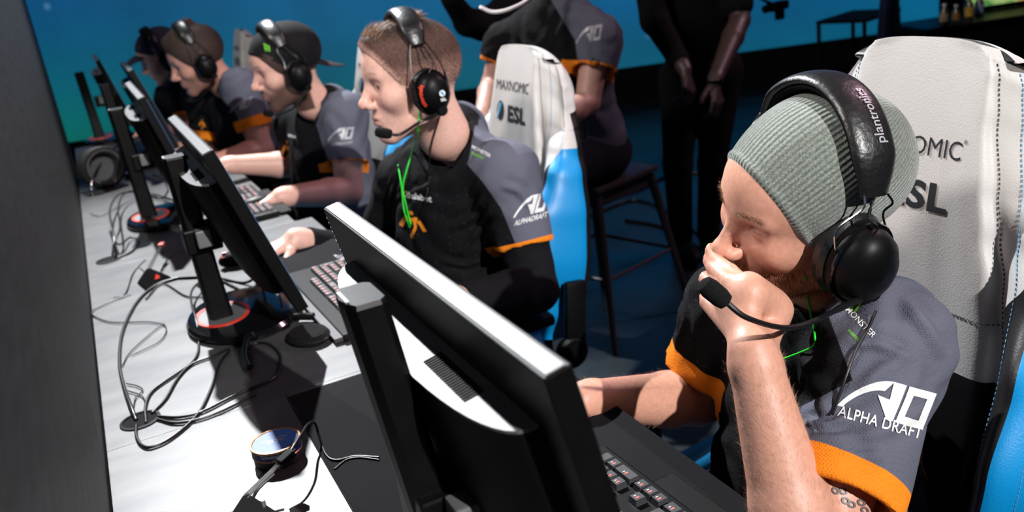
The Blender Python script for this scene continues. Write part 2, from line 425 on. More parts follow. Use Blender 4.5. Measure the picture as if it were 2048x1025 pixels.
# ------------------------------------------------------------------ monitors
def arcpts(c, r, a0, a1, n=8): return [(c[0]+r*math.cos(a0+(a1-a0)*i/n), c[1]+r*math.sin(a0+(a1-a0)*i/n)) for i in range(n+1)]
def monitor(xt, yc, tilt, label, px, pole_top=1.125, Wd=.56, H=.335, ztop=1.158, polew=(.036, .05), lean=.012, dy=0):
    """panel top centre at (xt, yc, ztop); screen faces +X; px = stand pole x"""
    t = math.radians(tilt)
    root = empty('monitor', (px, yc, .75), label=label, cat='monitor', group='monitors in a row on the desk')
    lx = np.array([0, 1, 0.]); ly = np.array([-math.sin(t), 0, math.cos(t)]); lz = np.array([math.cos(t), 0, math.sin(t)])
    # local: x along the desk, y up the panel, z towards the player; origin = top centre of the front face
    mt = Matrix.Translation((-px, -yc, -.75)) @ basis(-lx, ly, lz, (xt, yc, ztop))
    def put(bm): bmesh.ops.transform(bm.b, matrix=mt, verts=bm.b.verts); return bm
    b = MB().box((0, -H/2, -.012), (Wd, H, .022), bev=.0015); put(b).build('frame', MT['blk'], root)
    b = MB().box((0, -.0006, -.0125), (Wd-.004, .0035, .016), bev=.0006); put(b).build('top_strip', MT['silver'], root)
    b = MB().box((0, -H/2+.003, -.0005), (Wd-.03, H-.035, .0022)); put(b).build('screen', MT['screen'], root)
    # D-shaped bulge on the back
    hw = .235; dp = .044; pl = []
    for i in range(25):
        a = PI*i/24; c_, s_ = math.cos(a), math.sin(a)
        pl.append((hw*math.copysign(abs(c_)**.75, c_), -.023-dp*abs(s_)**.8))
    top = -.062; bm = MB(); rings = []
    for yy, k in ((top, 1), (-.19, 1.0), (-.275, .93), (-.30, .8)):
        rings.append([bm.b.verts.new((x*(.96+.04*k), yy, -.023+(z+.023)*k)) for x, z in pl])
    for A, B in zip(rings, rings[1:]):
        for k in range(len(pl)-1): bm.b.faces.new((A[k], A[k+1], B[k+1], B[k]))
        bm.b.faces.new((A[-1], A[0], B[0], B[-1]))
    bm.b.faces.new(rings[-1][::-1]); bm.b.faces.new(rings[0]); put(bm).build('back_cover', MT['blkm'], root, True)
    bm = MB(); A = [bm.b.verts.new((x, top, z)) for x, z in pl]; B = [bm.b.verts.new((x, top+.003, z)) for x, z in pl]
    bm.b.faces.new(A[::-1]); bm.b.faces.new(B)
    for k in range(len(pl)): bm.b.faces.new((A[k], A[(k+1) % len(pl)], B[(k+1) % len(pl)], B[k]))
    put(bm).build('top_cover', MT['silver'], root)
    for sx in (-1, 1):
        b = MB()
        for i in range(22): b.box((sx*.115+(i-10.5)*.0042, top+.0034, -.041), (.0015, .0012, .018))
        put(b).build('vent_slots', MT['blkm'], root)
    b = MB()
    for i in range(18): b.box((-Wd/2+.004, -.012-i*.0062, -.0236), (.0018, .0024, .0008))
    put(b).build('vent_glints', MT['whitep'], root)  # white dots stand in for light glinting in the edge vent holes
    # neck block, pole, base
    zc = ztop-.17*math.cos(t); xb = xt-.17*math.sin(t)*-1-.09
    b = MB().box(((xt-.035-px), dy, .945-.75), (.07, .075, .05), bev=.004); b.build('neck_block', MT['blk'], root)
    b = MB().box(((xt-.035-px), dy-.055, .955-.75), (.028, .03, .035), bev=.003); b.build('plug', MT['silver'], root)
    w, dpt = polew
    pb = MB(); sec = [(-w/2, -dpt/2), (w/2-.006, -dpt/2), (w/2, -dpt/2+.006), (w/2, dpt/2-.006), (w/2-.006, dpt/2), (-w/2, dpt/2), (-w/2-.006, dpt/4), (-w/2-.008, 0), (-w/2-.006, -dpt/4)]
    rr = []
    for z, k, dx in ((.012, 1.15, lean), (.12, 1.0, lean*.68), (pole_top-.75-.004, 1.0, 0), (pole_top-.75, .93, 0)):
        rr.append([pb.b.verts.new((x*k+dx, y*k+dy, z)) for x, y in sec])
    for A, B in zip(rr, rr[1:]):
        for k in range(len(sec)): pb.b.faces.new((A[k], A[(k+1) % len(sec)], B[(k+1) % len(sec)], B[k]))
    pb.b.faces.new(rr[0][::-1]); pb.b.faces.new(rr[-1]); pb.build('stand_pole', MT['blk'], root)
    MB().box((-w/2-.003, dy, pole_top-.75+.0006), (.0035, dpt*.55, .0016)).build('pole_glint', MT['silver'], root)  # silver sliver paints in the narrow highlight on the glossy pole top
    bs = MB(); pr = [(.001, 0), (.94, 0), (.99, .004), (1, .010), (.96, .017), (.85, .020), (.001, .021)]
    ring = []
    for r, z in pr:
        ring.append([bs.b.verts.new((lean+.043+r*.118*math.cos(2*PI*k/48), dy+r*.155*math.sin(2*PI*k/48), z+.001)) for k in range(48)])
    for A, B in zip(ring, ring[1:]):
        for k in range(48): bs.b.faces.new((A[k], A[(k+1) % 48], B[(k+1) % 48], B[k]))
    bs.build('stand_base', MT['gloss'], root, True)
    def ring_at(r0, r1, z0, z1, nm, m):
        q = MB().lathe([(r0, z0), (r0, z1), (r1, z1), (r1, z0)], mtx=Matrix.Translation((lean, dy, 0)) @ Matrix.Diagonal((1, 1.3, 1, 1)), n=40, cap=False); q.build(nm, m, root, True)
    ring_at(.049, .056, .0205, .0235, 'base_ring', MT['red'])
    ring_at(.001, .0485, .0205, .0225, 'base_disc', MT['silver'])
    return root
monitor(.357, .753, 11, 'nearest monitor, seen from behind with bright vented top cover, foreground', .283, polew=(.028, .056), pole_top=1.161, lean=.046, dy=-.053)
monitor(.288, 1.861, 17, 'second monitor from the front, black back, by the red ringed base', .243, pole_top=1.115)
monitor(.262, 2.94, 14, 'third monitor from the front, with the thin bright top strip', .19, pole_top=1.11)
monitor(.305, 4.02, 16, 'fourth monitor from the front, in front of the man bending forward', .2, pole_top=1.10)
monitor(.22, 4.98, 14, 'farthest monitor at the end of the row near the green wall', .12, pole_top=1.1)

# ------------------------------------------------------------------ keyboards
KM = [mat('key plastic', (38, 38, 41), .5, noise=(60, .1)), mat('lit red legend', (230, 90, 80), .5, emit=((255, 70, 60), 1.3)), mat('legend white', (200, 180, 180), .5, noise=(90, .05))]
def keymesh(w, d, legend=True):
    bm = bmesh.new()
    a = [(-w/2, -d/2, 0), (w/2, -d/2, 0), (w/2, d/2, 0), (-w/2, d/2, 0)]; i = .0018
    b = [(-w/2+i, -d/2+i, .008), (w/2-i, -d/2+i, .008), (w/2-i, d/2-i, .008), (-w/2+i, d/2-i, .008)]
    A = [bm.verts.new(p) for p in a]; B = [bm.verts.new(p) for p in b]
    bm.faces.new(A[::-1]); bm.faces.new(B)
    for k in range(4): bm.faces.new((A[k], A[(k+1) % 4], B[(k+1) % 4], B[k]))
    for (x, y, sx, sy, mi) in ((-.0022, .0018, .0011, .0024, 1), (.0024, .0022, .0009, .0016, 2)):
        f = bm.faces.new([bm.verts.new((x+p*sx, y+q*sy, .0083)) for p, q in ((-1, -1), (1, -1), (1, 1), (-1, 1))]); f.material_index = mi
    me = bpy.data.meshes.new('key'); bm.to_mesh(me); bm.free()
    for m in KM: me.materials.append(m)
    return me
KMS = {}
def keyboard(loc, rz, label, tilt=0, z=.752):
    """local: x runs from the Esc end to the numpad end, y towards the F row"""
    root = empty('keyboard', (loc[0], loc[1], z), rz, label=label, cat='keyboard', group='keyboards on the desk')
    MB().box((0, 0, .008), (.452, .158, .016), bev=.003).build('base', MT['blk'], root)
    MB().box((0, .086, .006), (.445, .02, .010), bev=.002).build('rear_edge', MT['steel'], root)
    MB().box((-.05, -.098, .005), (.35, .035, .008), bev=.002).build('wrist_rest', MT['blkm'], root)
    u = .01905; x0 = -.214; rows = [
        (5.2, [(0, 1)]+[(2+i, 1) for i in range(4)]+[(6.5+i, 1) for i in range(4)]+[(11+i, 1) for i in range(4)]+[(15.25+i, 1) for i in range(3)]),
        (4, [(i, 1) for i in range(13)]+[(13, 2)]+[(15.25+i, 1) for i in range(3)]+[(18.5+i, 1) for i in range(4)]),
        (3, [(0, 1.5)]+[(1.5+i, 1) for i in range(12)]+[(13.5, 1.5)]+[(15.25+i, 1) for i in range(3)]+[(18.5+i, 1) for i in range(3)]),
        (2, [(0, 1.75)]+[(1.75+i, 1) for i in range(11)]+[(12.75, 2.25)]+[(18.5+i, 1) for i in range(3)]),
        (1, [(0, 2.25)]+[(2.25+i, 1) for i in range(10)]+[(12.25, 2.75)]+[(16.25, 1)]+[(18.5+i, 1) for i in range(3)]),
        (0, [(0, 1.25), (1.25, 1.25), (2.5, 1.25), (3.75, 6.25), (10, 1.25), (11.25, 1.25), (12.5, 1.25), (13.75, 1.25), (15.25, 1), (16.25, 1), (17.25, 1), (18.5, 2), (20.5, 1)])]
    tall = [(21.5, 2, 2), (21.5, 0, 2)]
    for ry, ks in rows:
        for kx, kw in ks:
            if kw not in KMS: KMS[kw] = keymesh(kw*u-.0022, u-.0022)
            o = bpy.data.objects.new('key', KMS[kw]); COL.objects.link(o); o.parent = root
            o.location = (x0+(kx+kw/2)*u*.965, -.058+(ry+.5)*u-.0095+.0, .0165)
    if 't' not in KMS: KMS['t'] = keymesh(u-.0022, 2*u-.0022)
    for kx, ry, _ in tall:
        o = bpy.data.objects.new('key', KMS['t']); COL.objects.link(o); o.parent = root
        o.location = (x0+(kx+.5)*u*.965, -.058+(ry+1)*u-.0095, .0165)
    return root
# the player looks towards -X: the numpad end is +Y, the F row is -X
keyboard((.548, .705), PI/2+.03, 'black keyboard with red legends beside the nearest monitor, lower right', z=.7528)
keyboard((.508, 1.80), PI/2+.02, 'black keyboard with pink lit legends between second player and monitors')
keyboard((.46, 2.86), PI/2, 'dark keyboard in front of the third player, mostly hidden')
MB_pad = lambda c, d, label: tag(MB().box(c, d, bev=.0008).build('mouse_pad', MT['darkcloth']), label, 'mouse pad')
mp = MB_pad((.49, 2.19, .7525), (.22, .26, .004), 'dark grey mouse pad under the second player\'s mouse hand')
ck = polym([[(-.5, 0), (-.42, .2), (-.3, 0), (-.38, -.2)], [(-.25, -.15), (-.1, .2), (0, .2), (-.15, -.15)], [(.05, -.15), (.2, .2), (.5, .2), (.48, .1), (.25, .08), (.15, -.15)]])
decal('print', ck, (.57, 2.085, .7546), (0, 1, 0), (-1, 0, 0), .05, MT['inkS'], mp)
MB_pad((.497, .61, .7513), (.412, 1.62, .0022), 'large black desk mat under the nearest keyboard')
def mouse(loc, rz, label, redlit=True):
    root = empty('mouse', loc, rz, label=label, cat='mouse', group='mice under the players\' hands')
    s = SDF((-.07, -.045, -.01), (.07, .045, .06), .0025)
    s.ell((0, 0, .012), (.06, .031, .026), k=0).half((0, 0, .001), (0, 0, -1))
    V, F = s.mesh(); npmesh('shell', V, F, MT['blk'], root)
    MB().box((.04, 0, .030), (.014, .006, .012), bev=.002).build('wheel', MT['red'], root)
    MB().box((.045, .012, .026), (.02, .004, .003)).build('light_strip', MT['red'], root)
    return root

# ------------------------------------------------------------------ small things on the desk
def tin(loc, rz, r, h, label, big=True):
    root = empty('snuff_tin', loc, rz, label=label, cat='tin')
    brass = mat('copper rim', (190, 140, 95), .35, metal=.6, noise=(60, .1)) if big else MT['blk']
    blue = mat('blue tin', (16, 48, 120), .4, noise=(30, .08))
    MB().lathe([(r*.955, 0), (r*.97, .003), (r*.97, h*.45)], n=48).build('cup', mat('dark tin cup', (42, 36, 44), .4, noise=(30, .1)), root, True)
    MB().lathe([(r*.98, h*.45), (r, h*.47), (r, h*.52), (r*.985, h*.54)], n=48, cap=False).build('lower_rim', brass, root, True)
    MB().lathe([(r*.985, h*.45), (r*.985, h*.93)], n=48).build('label_band', blue, root, True)
    MB().lathe([(r*.985, h*.86), (r*1.01, h*.9), (r, h*.99), (r*.93, h*1.0), (r*.90, h*.965)], n=48, cap=False).build('rim', brass, root, True)
    MB().lathe([(.001, h*.97), (r*.92, h*.97)], n=48, cap=False).build('lid', mat('lid blue', (50, 98, 170), .5, noise=(80, .08)), root, True)
    return root
tn = tin((.236, 1.232, .75), 0, .037, .030, 'round blue snuff tin with a copper rim, near the lower left of the desk')
def curve_text(txt, root, R_, z, a0, size, m, name='lettering', bold=.01):
    v, f, w, h = textmesh(txt, bold); s = size/h
    v3 = [(R_*math.cos(a0+x*s/R_), R_*math.sin(a0+x*s/R_), z+y*s) for x, y in v]
    return pyd(name, v3, f, m, root)
ca = math.atan2(CAM[1]-1.232, CAM[0]-.236)
curve_text('Göteborgs Rapé.', tn, .0368, .0225, ca, .0075, MT['inkW'], bold=.012)
curve_text('WHITE LARGE', tn, .0368, .0168, ca+.05, .0028, MT['inkW'])
v, f, w, h = textmesh('oOo', .01); R_ = math.radians(75)
for k, (dx, dy, sc) in enumerate(((0, 0, .016), (-.012, .006, .010), (.011, .007, .010))):
    s = sc/h*.6; pyd('lid_emblem', [(dx+x*s, dy+y*s, .0293) for x, y in v], f, MT['inkS'], tn)
tin((.207, 3.77, .75), 0, .036, .026, 'small dark blue tin far back on the desk behind the third monitor', False)

def cable(pts, r, label, m='rubber', closed=False, group='cables on the desk', k=6, name='cable'):
    o = MB().tube(smoothline(pts, k), r, 8).build(name, MT[m], None, True, 80)
    return tag(o, label, 'cable', group)
def c3(pts, z=.7535):
    return [onz(100+p[0]/2.1586, 550+p[1]/2.1586, (p[2] if len(p) > 2 else z)) for p in pts]
def c2(pts, z=.7535):
    return [onz(100+p[0]/2.926, 250+p[1]/2.926, (p[2] if len(p) > 2 else z)) for p in pts]
cable(c3([(372, 628, .752), (350, 570, .76), (318, 480), (300, 380), (310, 260), (350, 160), (400, 90), (470, 40), (560, 12)])+c2([(760, 897), (900, 892), (1010, 902), (1130, 925), (1195, 895, .77), (1220, 820, .79), (1216, 770, .83)]), .0034, 'thick black cable arching widest round the left of the near grommet')
cable(c3([(415, 640, .752), (412, 570), (440, 505), (520, 445), (600, 390), (636, 345), (642, 290), (632, 200, .775), (612, 130, .78), (612, 70, .775), (650, 25, .77)]), .0026, 'black cable curling over the front of the second monitor base')
cable(c3([(440, 598, .7525), (500, 535), (550, 450), (610, 388), (700, 352), (775, 318)]), .0026, 'black cable running under the second monitor base')
cable(c3([(372, 650, .752), (374, 700), (400, 738), (445, 742), (530, 700), (640, 600), (700, 480), (735, 380), (775, 330)]), .0026, 'black cable looping below the near grommet')
cable(c3([(465, 612, .7525), (560, 615), (660, 590), (800, 520), (960, 450), (992, 400), (990, 340), (940, 298), (880, 300), (850, 345)]), .0026, 'black cable crossing into the monitor shadow, upper of two')
cable(c3([(465, 625, .7525), (540, 640), (640, 625), (760, 580), (890, 512)]), .0026, 'black cable crossing into the monitor shadow, lower of two')
cable(c3([(312, 392), (345, 335), (430, 258), (480, 220), (498, 222), (500, 250), (470, 290), (400, 325), (350, 348)]), .0012, 'thin black wire forming a small loop beside the thick cable')
cable(c3([(350, 82), (270, 112), (200, 145), (180, 165), (200, 184), (262, 205), (340, 205), (430, 204), (495, 215)]), .0014, 'thin black wire wandering near the left wall')
cable(c3([(330, 470), (375, 480), (400, 498), (370, 530), (360, 570)]), .0012, 'short thin wire above the near grommet')
cable(c3([(332, 500), (390, 520), (410, 545), (412, 590)]), .0012, 'second short thin wire above the near grommet')
cable(c2([(350, 620, .753), (400, 700, .775), (470, 660, .76), (520, 685), (480, 740), (400, 775), (370, 790, .752)]), .0028, 'black cable ring at the far grommet')
cable(c2([(365, 785, .752), (375, 690, .79), (410, 600, .80), (400, 480, .79), (440, 400, .79), (540, 385, .78), (640, 430, .76), (740, 470)]), .003, 'black cable standing up from the far grommet')
cable(c2([(385, 785, .752), (372, 640, .80), (350, 500, .80), (390, 420, .79), (450, 395, .78), (580, 400, .76), (720, 440), (790, 480)]), .003, 'second black cable standing up from the far grommet')
cable(c2([(235, 520), (290, 535), (350, 510), (400, 480)]), .0012, 'thin wire by the wall beside the third monitor base')
cable(c2([(520, 390), (640, 430), (690, 380), (660, 320), (600, 290)]), .0024, 'black cable behind the third monitor base')
cable(c2([(370, 1015), (440, 990), (480, 880), (520, 830), (560, 790, .79)]), .0016, 'thin wire to the black mouse bungee')
cable(c2([(650, 850), (700, 775), (800, 730)]), .0014, 'thin wire right of the bungee arm')
cable(c2([(560, 1020), (660, 930), (790, 1000), (900, 1010)]), .0018, 'thin wire below the bungee')
cable(c2([(860, 935), (990, 1000), (1250, 940), (1400, 900)]), .0026, 'black cable in front of the second keyboard')
cable(c2([(1000, 910), (1100, 960), (1230, 1018), (1300, 960, .77), (1325, 850, .80), (1320, 770, .84)]), .003, 'black cable hanging from the second monitor back')
cable([at(905, 890, .70), at(907, 930, .70), at(898, 980, .71), at(872, 1030, .72), at(850, 1100, .74)], .0028, 'black cable hanging below the nearest monitor neck')
cable(c3([(990, 838, .79), (1040, 760, .80), (1085, 690, .80), (1112, 648, .79), (1142, 640, .78), (1160, 690), (1190, 775), (1235, 802), (1320, 785), (1420, 790)]), .002, 'black mouse cable clipped in the near bungee and bending right')
cable(c3([(1228, 840), (1280, 800), (1340, 790), (1420, 800)]), .0014, 'thin wire beside the nearest monitor pole')
cable(c3([(970, 860, .785), (900, 925, .775), (865, 990, .765), (825, 1080, .753)]), .0022, 'black cable along the near bungee rods')
# gooseneck with round foam pad beside the second monitor base
g = cable(c3([(855, 402), (838, 350), (850, 285), (880, 245), (960, 205), (1050, 182), (1138, 180)], .762), .0068, 'ribbed black gooseneck tube lying by the second monitor base', name='gooseneck')
gn = smoothline(c3([(870, 270), (900, 232), (980, 198), (1060, 182), (1138, 180)], .762), 14)
for i in range(0, len(gn), 1):
    a = Vector(gn[i]); t_ = Vector(gn[min(i+1, len(gn)-1)])-Vector(gn[max(i-1, 0)]); mm = t_.to_track_quat('Z', 'Y').to_matrix().to_4x4(); mm.translation = a
    MB().lathe([(.0066, -.001), (.0082, 0), (.0066, .001)], mtx=mm, n=12, cap=False).build('rib', MT['blkm'], g, True)
p0 = onz(620, 682, .75)
ec = empty('ear_pad', p0, .4, label='oval black foam ear pad lying on the desk in shadow', cat='ear pad')
MB().lathe([(.001, .0), (.030, .0), (.037, .006), (.038, .014), (.033, .021), (.022, .023), (.001, .019)], mtx=Matrix.Diagonal((1, 1.25, 1, 1)), n=36).build('cushion', MT['foam'], ec, True)
MB().lathe([(.0375, .009), (.039, .0115), (.0375, .0135)], mtx=Matrix.Diagonal((1, 1.25, 1, 1)), n=36, cap=False).build('seam_ring', MT['pad'], ec, True)

def bungee(base, clip, label, w=.055, red=False):
    """tetrahedral weight with rods up to a cable clip"""
    b = Vector(base); c = Vector(clip)
    root = empty('mouse_bungee', b, 0, label=label, cat='mouse bungee', group='mouse bungees')
    d = Vector((c.x-b.x, c.y-b.y, 0)).normalized(); s_ = Vector((-d.y, d.x, 0)); V3 = []
    for p in ((-d*w*.75), (d*w*.55+s_*w*.62), (d*w*.55-s_*w*.62)): V3.append(p)
    apex = d*w*.15+Vector((0, 0, w*.62))
    bm = MB(); A = [bm.b.verts.new(p) for p in V3]; B = [bm.b.verts.new(p*.94+Vector((0, 0, .006))) for p in V3]; T = [bm.b.verts.new(apex+p*.10) for p in V3]
    for X, Y in ((A, B), (B, T)):
        for k in range(3): bm.b.faces.new((X[k], X[(k+1) % 3], Y[(k+1) % 3], Y[k]))
    bm.b.faces.new(A[::-1]); bm.b.faces.new(T); bm.build('weight', MT['blkm'], root)
    if red:
        n_ = -s_; f0 = sum((V3[i] for i in (0, 2)), Vector())/2*.62+apex*.25+n_*.010
        q = [V3[0]*.35+V3[2]*.25+apex*.35, V3[2]*.55+V3[0]*.1+apex*.25, V3[2]*.3+V3[0]*.1+apex*.55]
        nn = (q[1]-q[0]).cross(q[2]-q[0]).normalized()
        if nn.dot(f0) < 0: nn = -nn
        pyd('red_triangle', [p+nn*.0035 for p in q], [(0, 1, 2)], MT['red'], root)
    else:
        for k in range(3):
            p = V3[k]*.55+apex*.42; MB().tube([p-Vector((0, 0, .008)), p+Vector((0, 0, .010))], .003, 6).build('rib', MT['silver'], root)
    L = c-b
    for k in (-1, 0, 1):
        o_ = s_*.0042*k
        MB().tube([apex*.9+o_, L+o_*.8], .0012, 8).build('rod', MT['chrome'], root, True)
    q = L.to_track_quat('Z', 'Y').to_matrix()
    dirv = (L-apex).normalized(); q = dirv.to_track_quat('Z', 'Y').to_matrix()
    MB().box(L+dirv*.006, (.014, .010, .024), rot=q, bev=.002).build('clip', MT['red'] if red else MT['blkm'], root)
    return root
bungee(onz(492, 1040, .75), onz(565, 922, .80), 'black mouse bungee with steel rods at the bottom edge of the desk')
bungee(onz(303, 572, .75), onz(322, 492, .795), 'black pyramid mouse bungee with red mark and red clip', w=.066, red=True)

#@@CHAIRS
# ------------------------------------------------------------------ gaming chairs
def crom(xs, ys, x):
    i = max(0, min(len(xs)-2, int(np.searchsorted(xs, x)-1))); t = (x-xs[i])/(xs[i+1]-xs[i]); t = min(1, max(0, t)); t = t*t*(3-2*t)
    return ys[i]*(1-t)+ys[i+1]*t
def chair(loc, rz, recline, label, detail=True, s=1.0, base=.47, Hh=.71):
    """loc: middle of the seat on the floor; faces local +Z of the back plane, world direction given by rz (0: faces -X)"""
    root = empty('gaming_chair', (loc[0], loc[1], 0), rz, label=label, cat='chair', group='racing style gaming chairs')
    R_ = math.radians(recline)
    ex = np.array([0, -1, 0.]); ey = np.array([math.sin(R_), 0, math.cos(R_)]); ez = np.array([-math.cos(R_), 0, math.sin(R_)])
    o = np.array([.16, 0, base])
    P = lambda x, y, z: tuple(o+ex*x+ey*y+ez*z)
    vs = [0, .12, .3, .45, .58, .66, .74, .88, .955, .985, 1.0]
    hwv = [.25, .285, .303, .295, .270, .243, .222, .196, .186, .174, .15]
    bol = [.07, .11, .125, .09, .04, .01, -.015, -.03, -.03, -.03, -.03]
    ctr = [.30, .55, .55, .55, .56, .58, .62, .64, .62, .6, .55]
    NR, rows = 96, []
    for r in range(NR+1):
        v = 1-(1-r/NR)**1.35
        w = crom(vs, hwv, v)*s; b = crom(vs, bol, v)*s; c = .60
        th = .07*s*(1 if v < .9 else math.sqrt(max(0, 1-((v-.9)/.1)**2))*.85+.15)
        row = []
        prof = [(0, .0), (.30, .0), (.56, .004), (.62, .001), (.70, b*.35), (.80, b*.8), (.88, b), (.95, b*.9-.003), (1.0, b*.6-.012), (1.005, b*.1-.03), (.985, -.045), (.93, -th*.95), (.75, -th*1.1), (.4, -th*1.15), (0, -th*1.15)]
        half = [(a*w, z+.018*s*(1 if v > .2 else v/.2)*(1-abs(2*v-1)**3)*(1 if a < .62 else 0)) for a, z in prof]
        half = [(p[0], p[1]) for p in smoothline(half, 6)]
        loop = half+[(-x, z) for x, z in half[-2:0:-1]]
        y = v*Hh
        # rounded top: pull side corners down
        row = [P(x, y-(.055*s*(abs(x)/(.165*s))**3.2 if v > .5 else 0)*max(0, (v-.72)/.28), z) for x, z in loop]
        rows.append(row)
    n = len(rows[0]); nh = len(half)
    T_ = np.array(rows); vv_ = np.array([1-(1-r/NR)**1.35 for r in range(NR+1)]); rows = T_.copy()
    for k in range(n):        # skew the grid so that the white cover ends in a clean diagonal
        kk = k if k < nh else n-k; sk = .13*min(1, max(0, (kk-22)/24))
        v2 = np.clip(vv_+sk*np.exp(-((vv_-.54)/.15)**2), 0, 1)
        for a in range(3): rows[:, k, a] = np.interp(v2, vv_, T_[:, k, a])
    V = rows.reshape(-1, 3)
    iC = 22; iO = 46; iB = 60      # loop index: end of centre, crest, side/back border
    parts = {k: [] for k in ('head', 'center', 'wing', 'side', 'shell')}
    for r in range(NR):
        v = 1-(1-(r+.5)/NR)**1.35
        for k in range(n):
            kk = k if k < nh-1 else n-1-k
            q = (r*n+k, r*n+(k+1) % n, (r+1)*n+(k+1) % n, (r+1)*n+k)
            edge = .635-.10*((kk-iC)/(iO-iC) if kk < iO else 1)*-1
            if kk < iC: z = 'center'
            elif kk < iO: z = 'head' if v > .54 else ('side' if kk > iC+15 else 'wing')
            elif kk < iB: z = 'head' if v > .54 else 'side'
            else: z = 'head' if (v > .84) else 'shell'
            if z == 'center' and v < .40: z = 'wing'
            parts[z].append(q)
    parts['shell'] += [tuple(range(n))[::-1], tuple(range(NR*n, NR*n+n))]
    nm = dict(head=('head_bolster', 'leaW'), center=('center_panel', 'leaW'), wing=('side_wing', 'leaB'), side=('outer_bolster', 'leaC'), shell=('back_shell', 'leaB'))
    obs = {}
    sd = parts.pop('side'); parts['side'] = [q for q in sd if q[0] % n < n//2]; parts['side2'] = [q for q in sd if q[0] % n >= n//2]; nm['side2'] = nm['side']
    for k, fs in parts.items():
        used = sorted({i for f in fs for i in f}); mp_ = {i: j for j, i in enumerate(used)}
        obs[k] = pyd(nm[k][0], [V[i] for i in used], [tuple(mp_[i] for i in f) for f in fs], MT[nm[k][1]], root, True)
    if detail:
        # stitching: little threads along the panel borders
        def stitches(kk, v0, v1, m, step, off=.0016, name='stitching'):
            b = MB(); pts = []
            for r in range(NR+1):
                v = 1-(1-r/NR)**1.35
                if v0 <= v <= v1: pts.append(np.array(rows[r][kk % n]))
            L = smoothline(pts, 8); acc = 0
            for i in range(len(L)-1):
                acc += np.linalg.norm(L[i+1]-L[i])
                if acc >= step:
                    acc = 0; d = U(L[i+1]-L[i]); c = L[i]+ez*off
                    b.tube([c-d*step*.32, c+d*step*.32], .0008, 4)
            b.build(name, m, root)
        for sg in (1, -1):
            for kk in (iC-2, iC+6): stitches(kk*sg, .24, .985, MT['threadk' if kk == iC-2 else 'thread'], .0062, .0012)
            stitches((iO+1)*sg, .735, .97, MT['threadk'], .006, .001); stitches((iO-1)*sg, .2, .70, MT['thread'], .006, .001)
        b = MB(); rr = min(range(NR+1), key=lambda r: abs(1-(1-r/NR)**1.35-.50))
        L = smoothline([np.array(rows[rr][k % n]) for k in range(-iC, iC+1)], 6); acc = 0
        for i in range(len(L)-1):
            acc += np.linalg.norm(L[i+1]-L[i])
            if acc >= .0062: acc = 0; d = U(L[i+1]-L[i]); b.tube([L[i]+ez*.001-d*.002, L[i]+ez*.001+d*.002], .0008, 4)
        b.build('seam_stitching', MT['threadk'], root)
    # prints on the head panel
    bpy.context.view_layer.update()
    mwm = np.array(root.matrix_world)
    Wp = lambda x, y, z: (mwm @ np.array([*P(x, y, z), 1]))[:3]
    Wd = lambda d: mwm[:3, :3] @ d
    cp = obs['center'].data; T_ = Matrix([list(r) for r in mwm])
    cb = BVHTree.FromPolygons([T_ @ v.co for v in cp.vertices], [tuple(p.vertices) for p in cp.polygons])
    def pr(nm_, src, x, y, w, m, h=None, off=.0006):
        return decal(nm_, src, Wp(x*s, y*.70, .022*s), Wd(ex), Wd(ey), w*s, m, root, cb, off=off, height=h, cut=.015)
    sw = textmesh('MAXNOMIC', .0, 1.0)
    pr('lettering', sw, .0, .865, .185, MT['inkK'], .026*s)
    pr('lettering', textmesh('®', .0), .097, .885, .006, MT['inkK'])
    pr('lettering', textmesh('ESL', .035, 1.05), .030, .765, .105, MT['inkK'], .042*s)
    el = [[.026*math.cos(a), .036*math.sin(a)] for a in np.linspace(0, 2*PI, 32, endpoint=False)]
    pr('emblem', polym([el]), -.066, .768, .040, MT['inkK'], .052*s)
    def band(o0, o1, mm):
        pts = []
        for a in np.linspace(-.9, .9, 10): pts.append([o0+.012*a, a*.025])
        q = [[x, y] for x, y in pts]+[[x+o1, y] for x, y in pts[::-1]]
        return q
    pr('emblem_stripe', polym([band(-.011, .009, 0)]), -.066, .768, .028, MT['inkB'], .044, .0010)
    pr('emblem_stripe', polym([band(-.011, .009, 0)]), -.075, .768, .014, MT['leaW'], .040, .0013)
    # seat, bolsters, arms, base
    sb = MB(); 
    sb.box((-.08, 0, base-.055), (.50, .42, .11), bev=.03); sb.build('seat', MT['leaB'], root, True)
    for sg in (-1, 1):
        MB().tube(smoothline([(-.30, sg*.235, base-.01), (-.1, sg*.245, base), (.1, sg*.25, base+.015)], 6), .045, 14).build('seat_bolster', MT['leaC'], root, True)
        MB().box((-.02, sg*.345, base+.03), (.03, .022, .16), bev=.006).build('armrest_post', MT['blk'], root)
        a = MB().box((-.03, sg*.345, base+.115), (.25, .08, .028), bev=.012).build('armrest_pad', MT['blkm'], root, True)
        # recliner cover at the hinge
        MB().lathe([(.03, 0), (.042, .004), (.042, .018), (.034, .024)], mtx=Matrix.Translation((.155, sg*.312, base-.01)) @ Matrix.Rotation(-sg*PI/2, 4, 'X'), n=24).build('hinge_cover', MT['blk'], root, True)
        MB().box((.155+.02, sg*.322, base+.075), (.055, .022, .19), rot=Matrix.Rotation(.12, 3, 'Y'), bev=.01).build('hinge_arm', MT['blk'], root, True)
    MB().lathe([(.03, .1), (.03, base-.1)], mtx=Matrix.Translation((-.05, 0, 0)), n=16).build('gas_lift', MT['blk'], root, True)
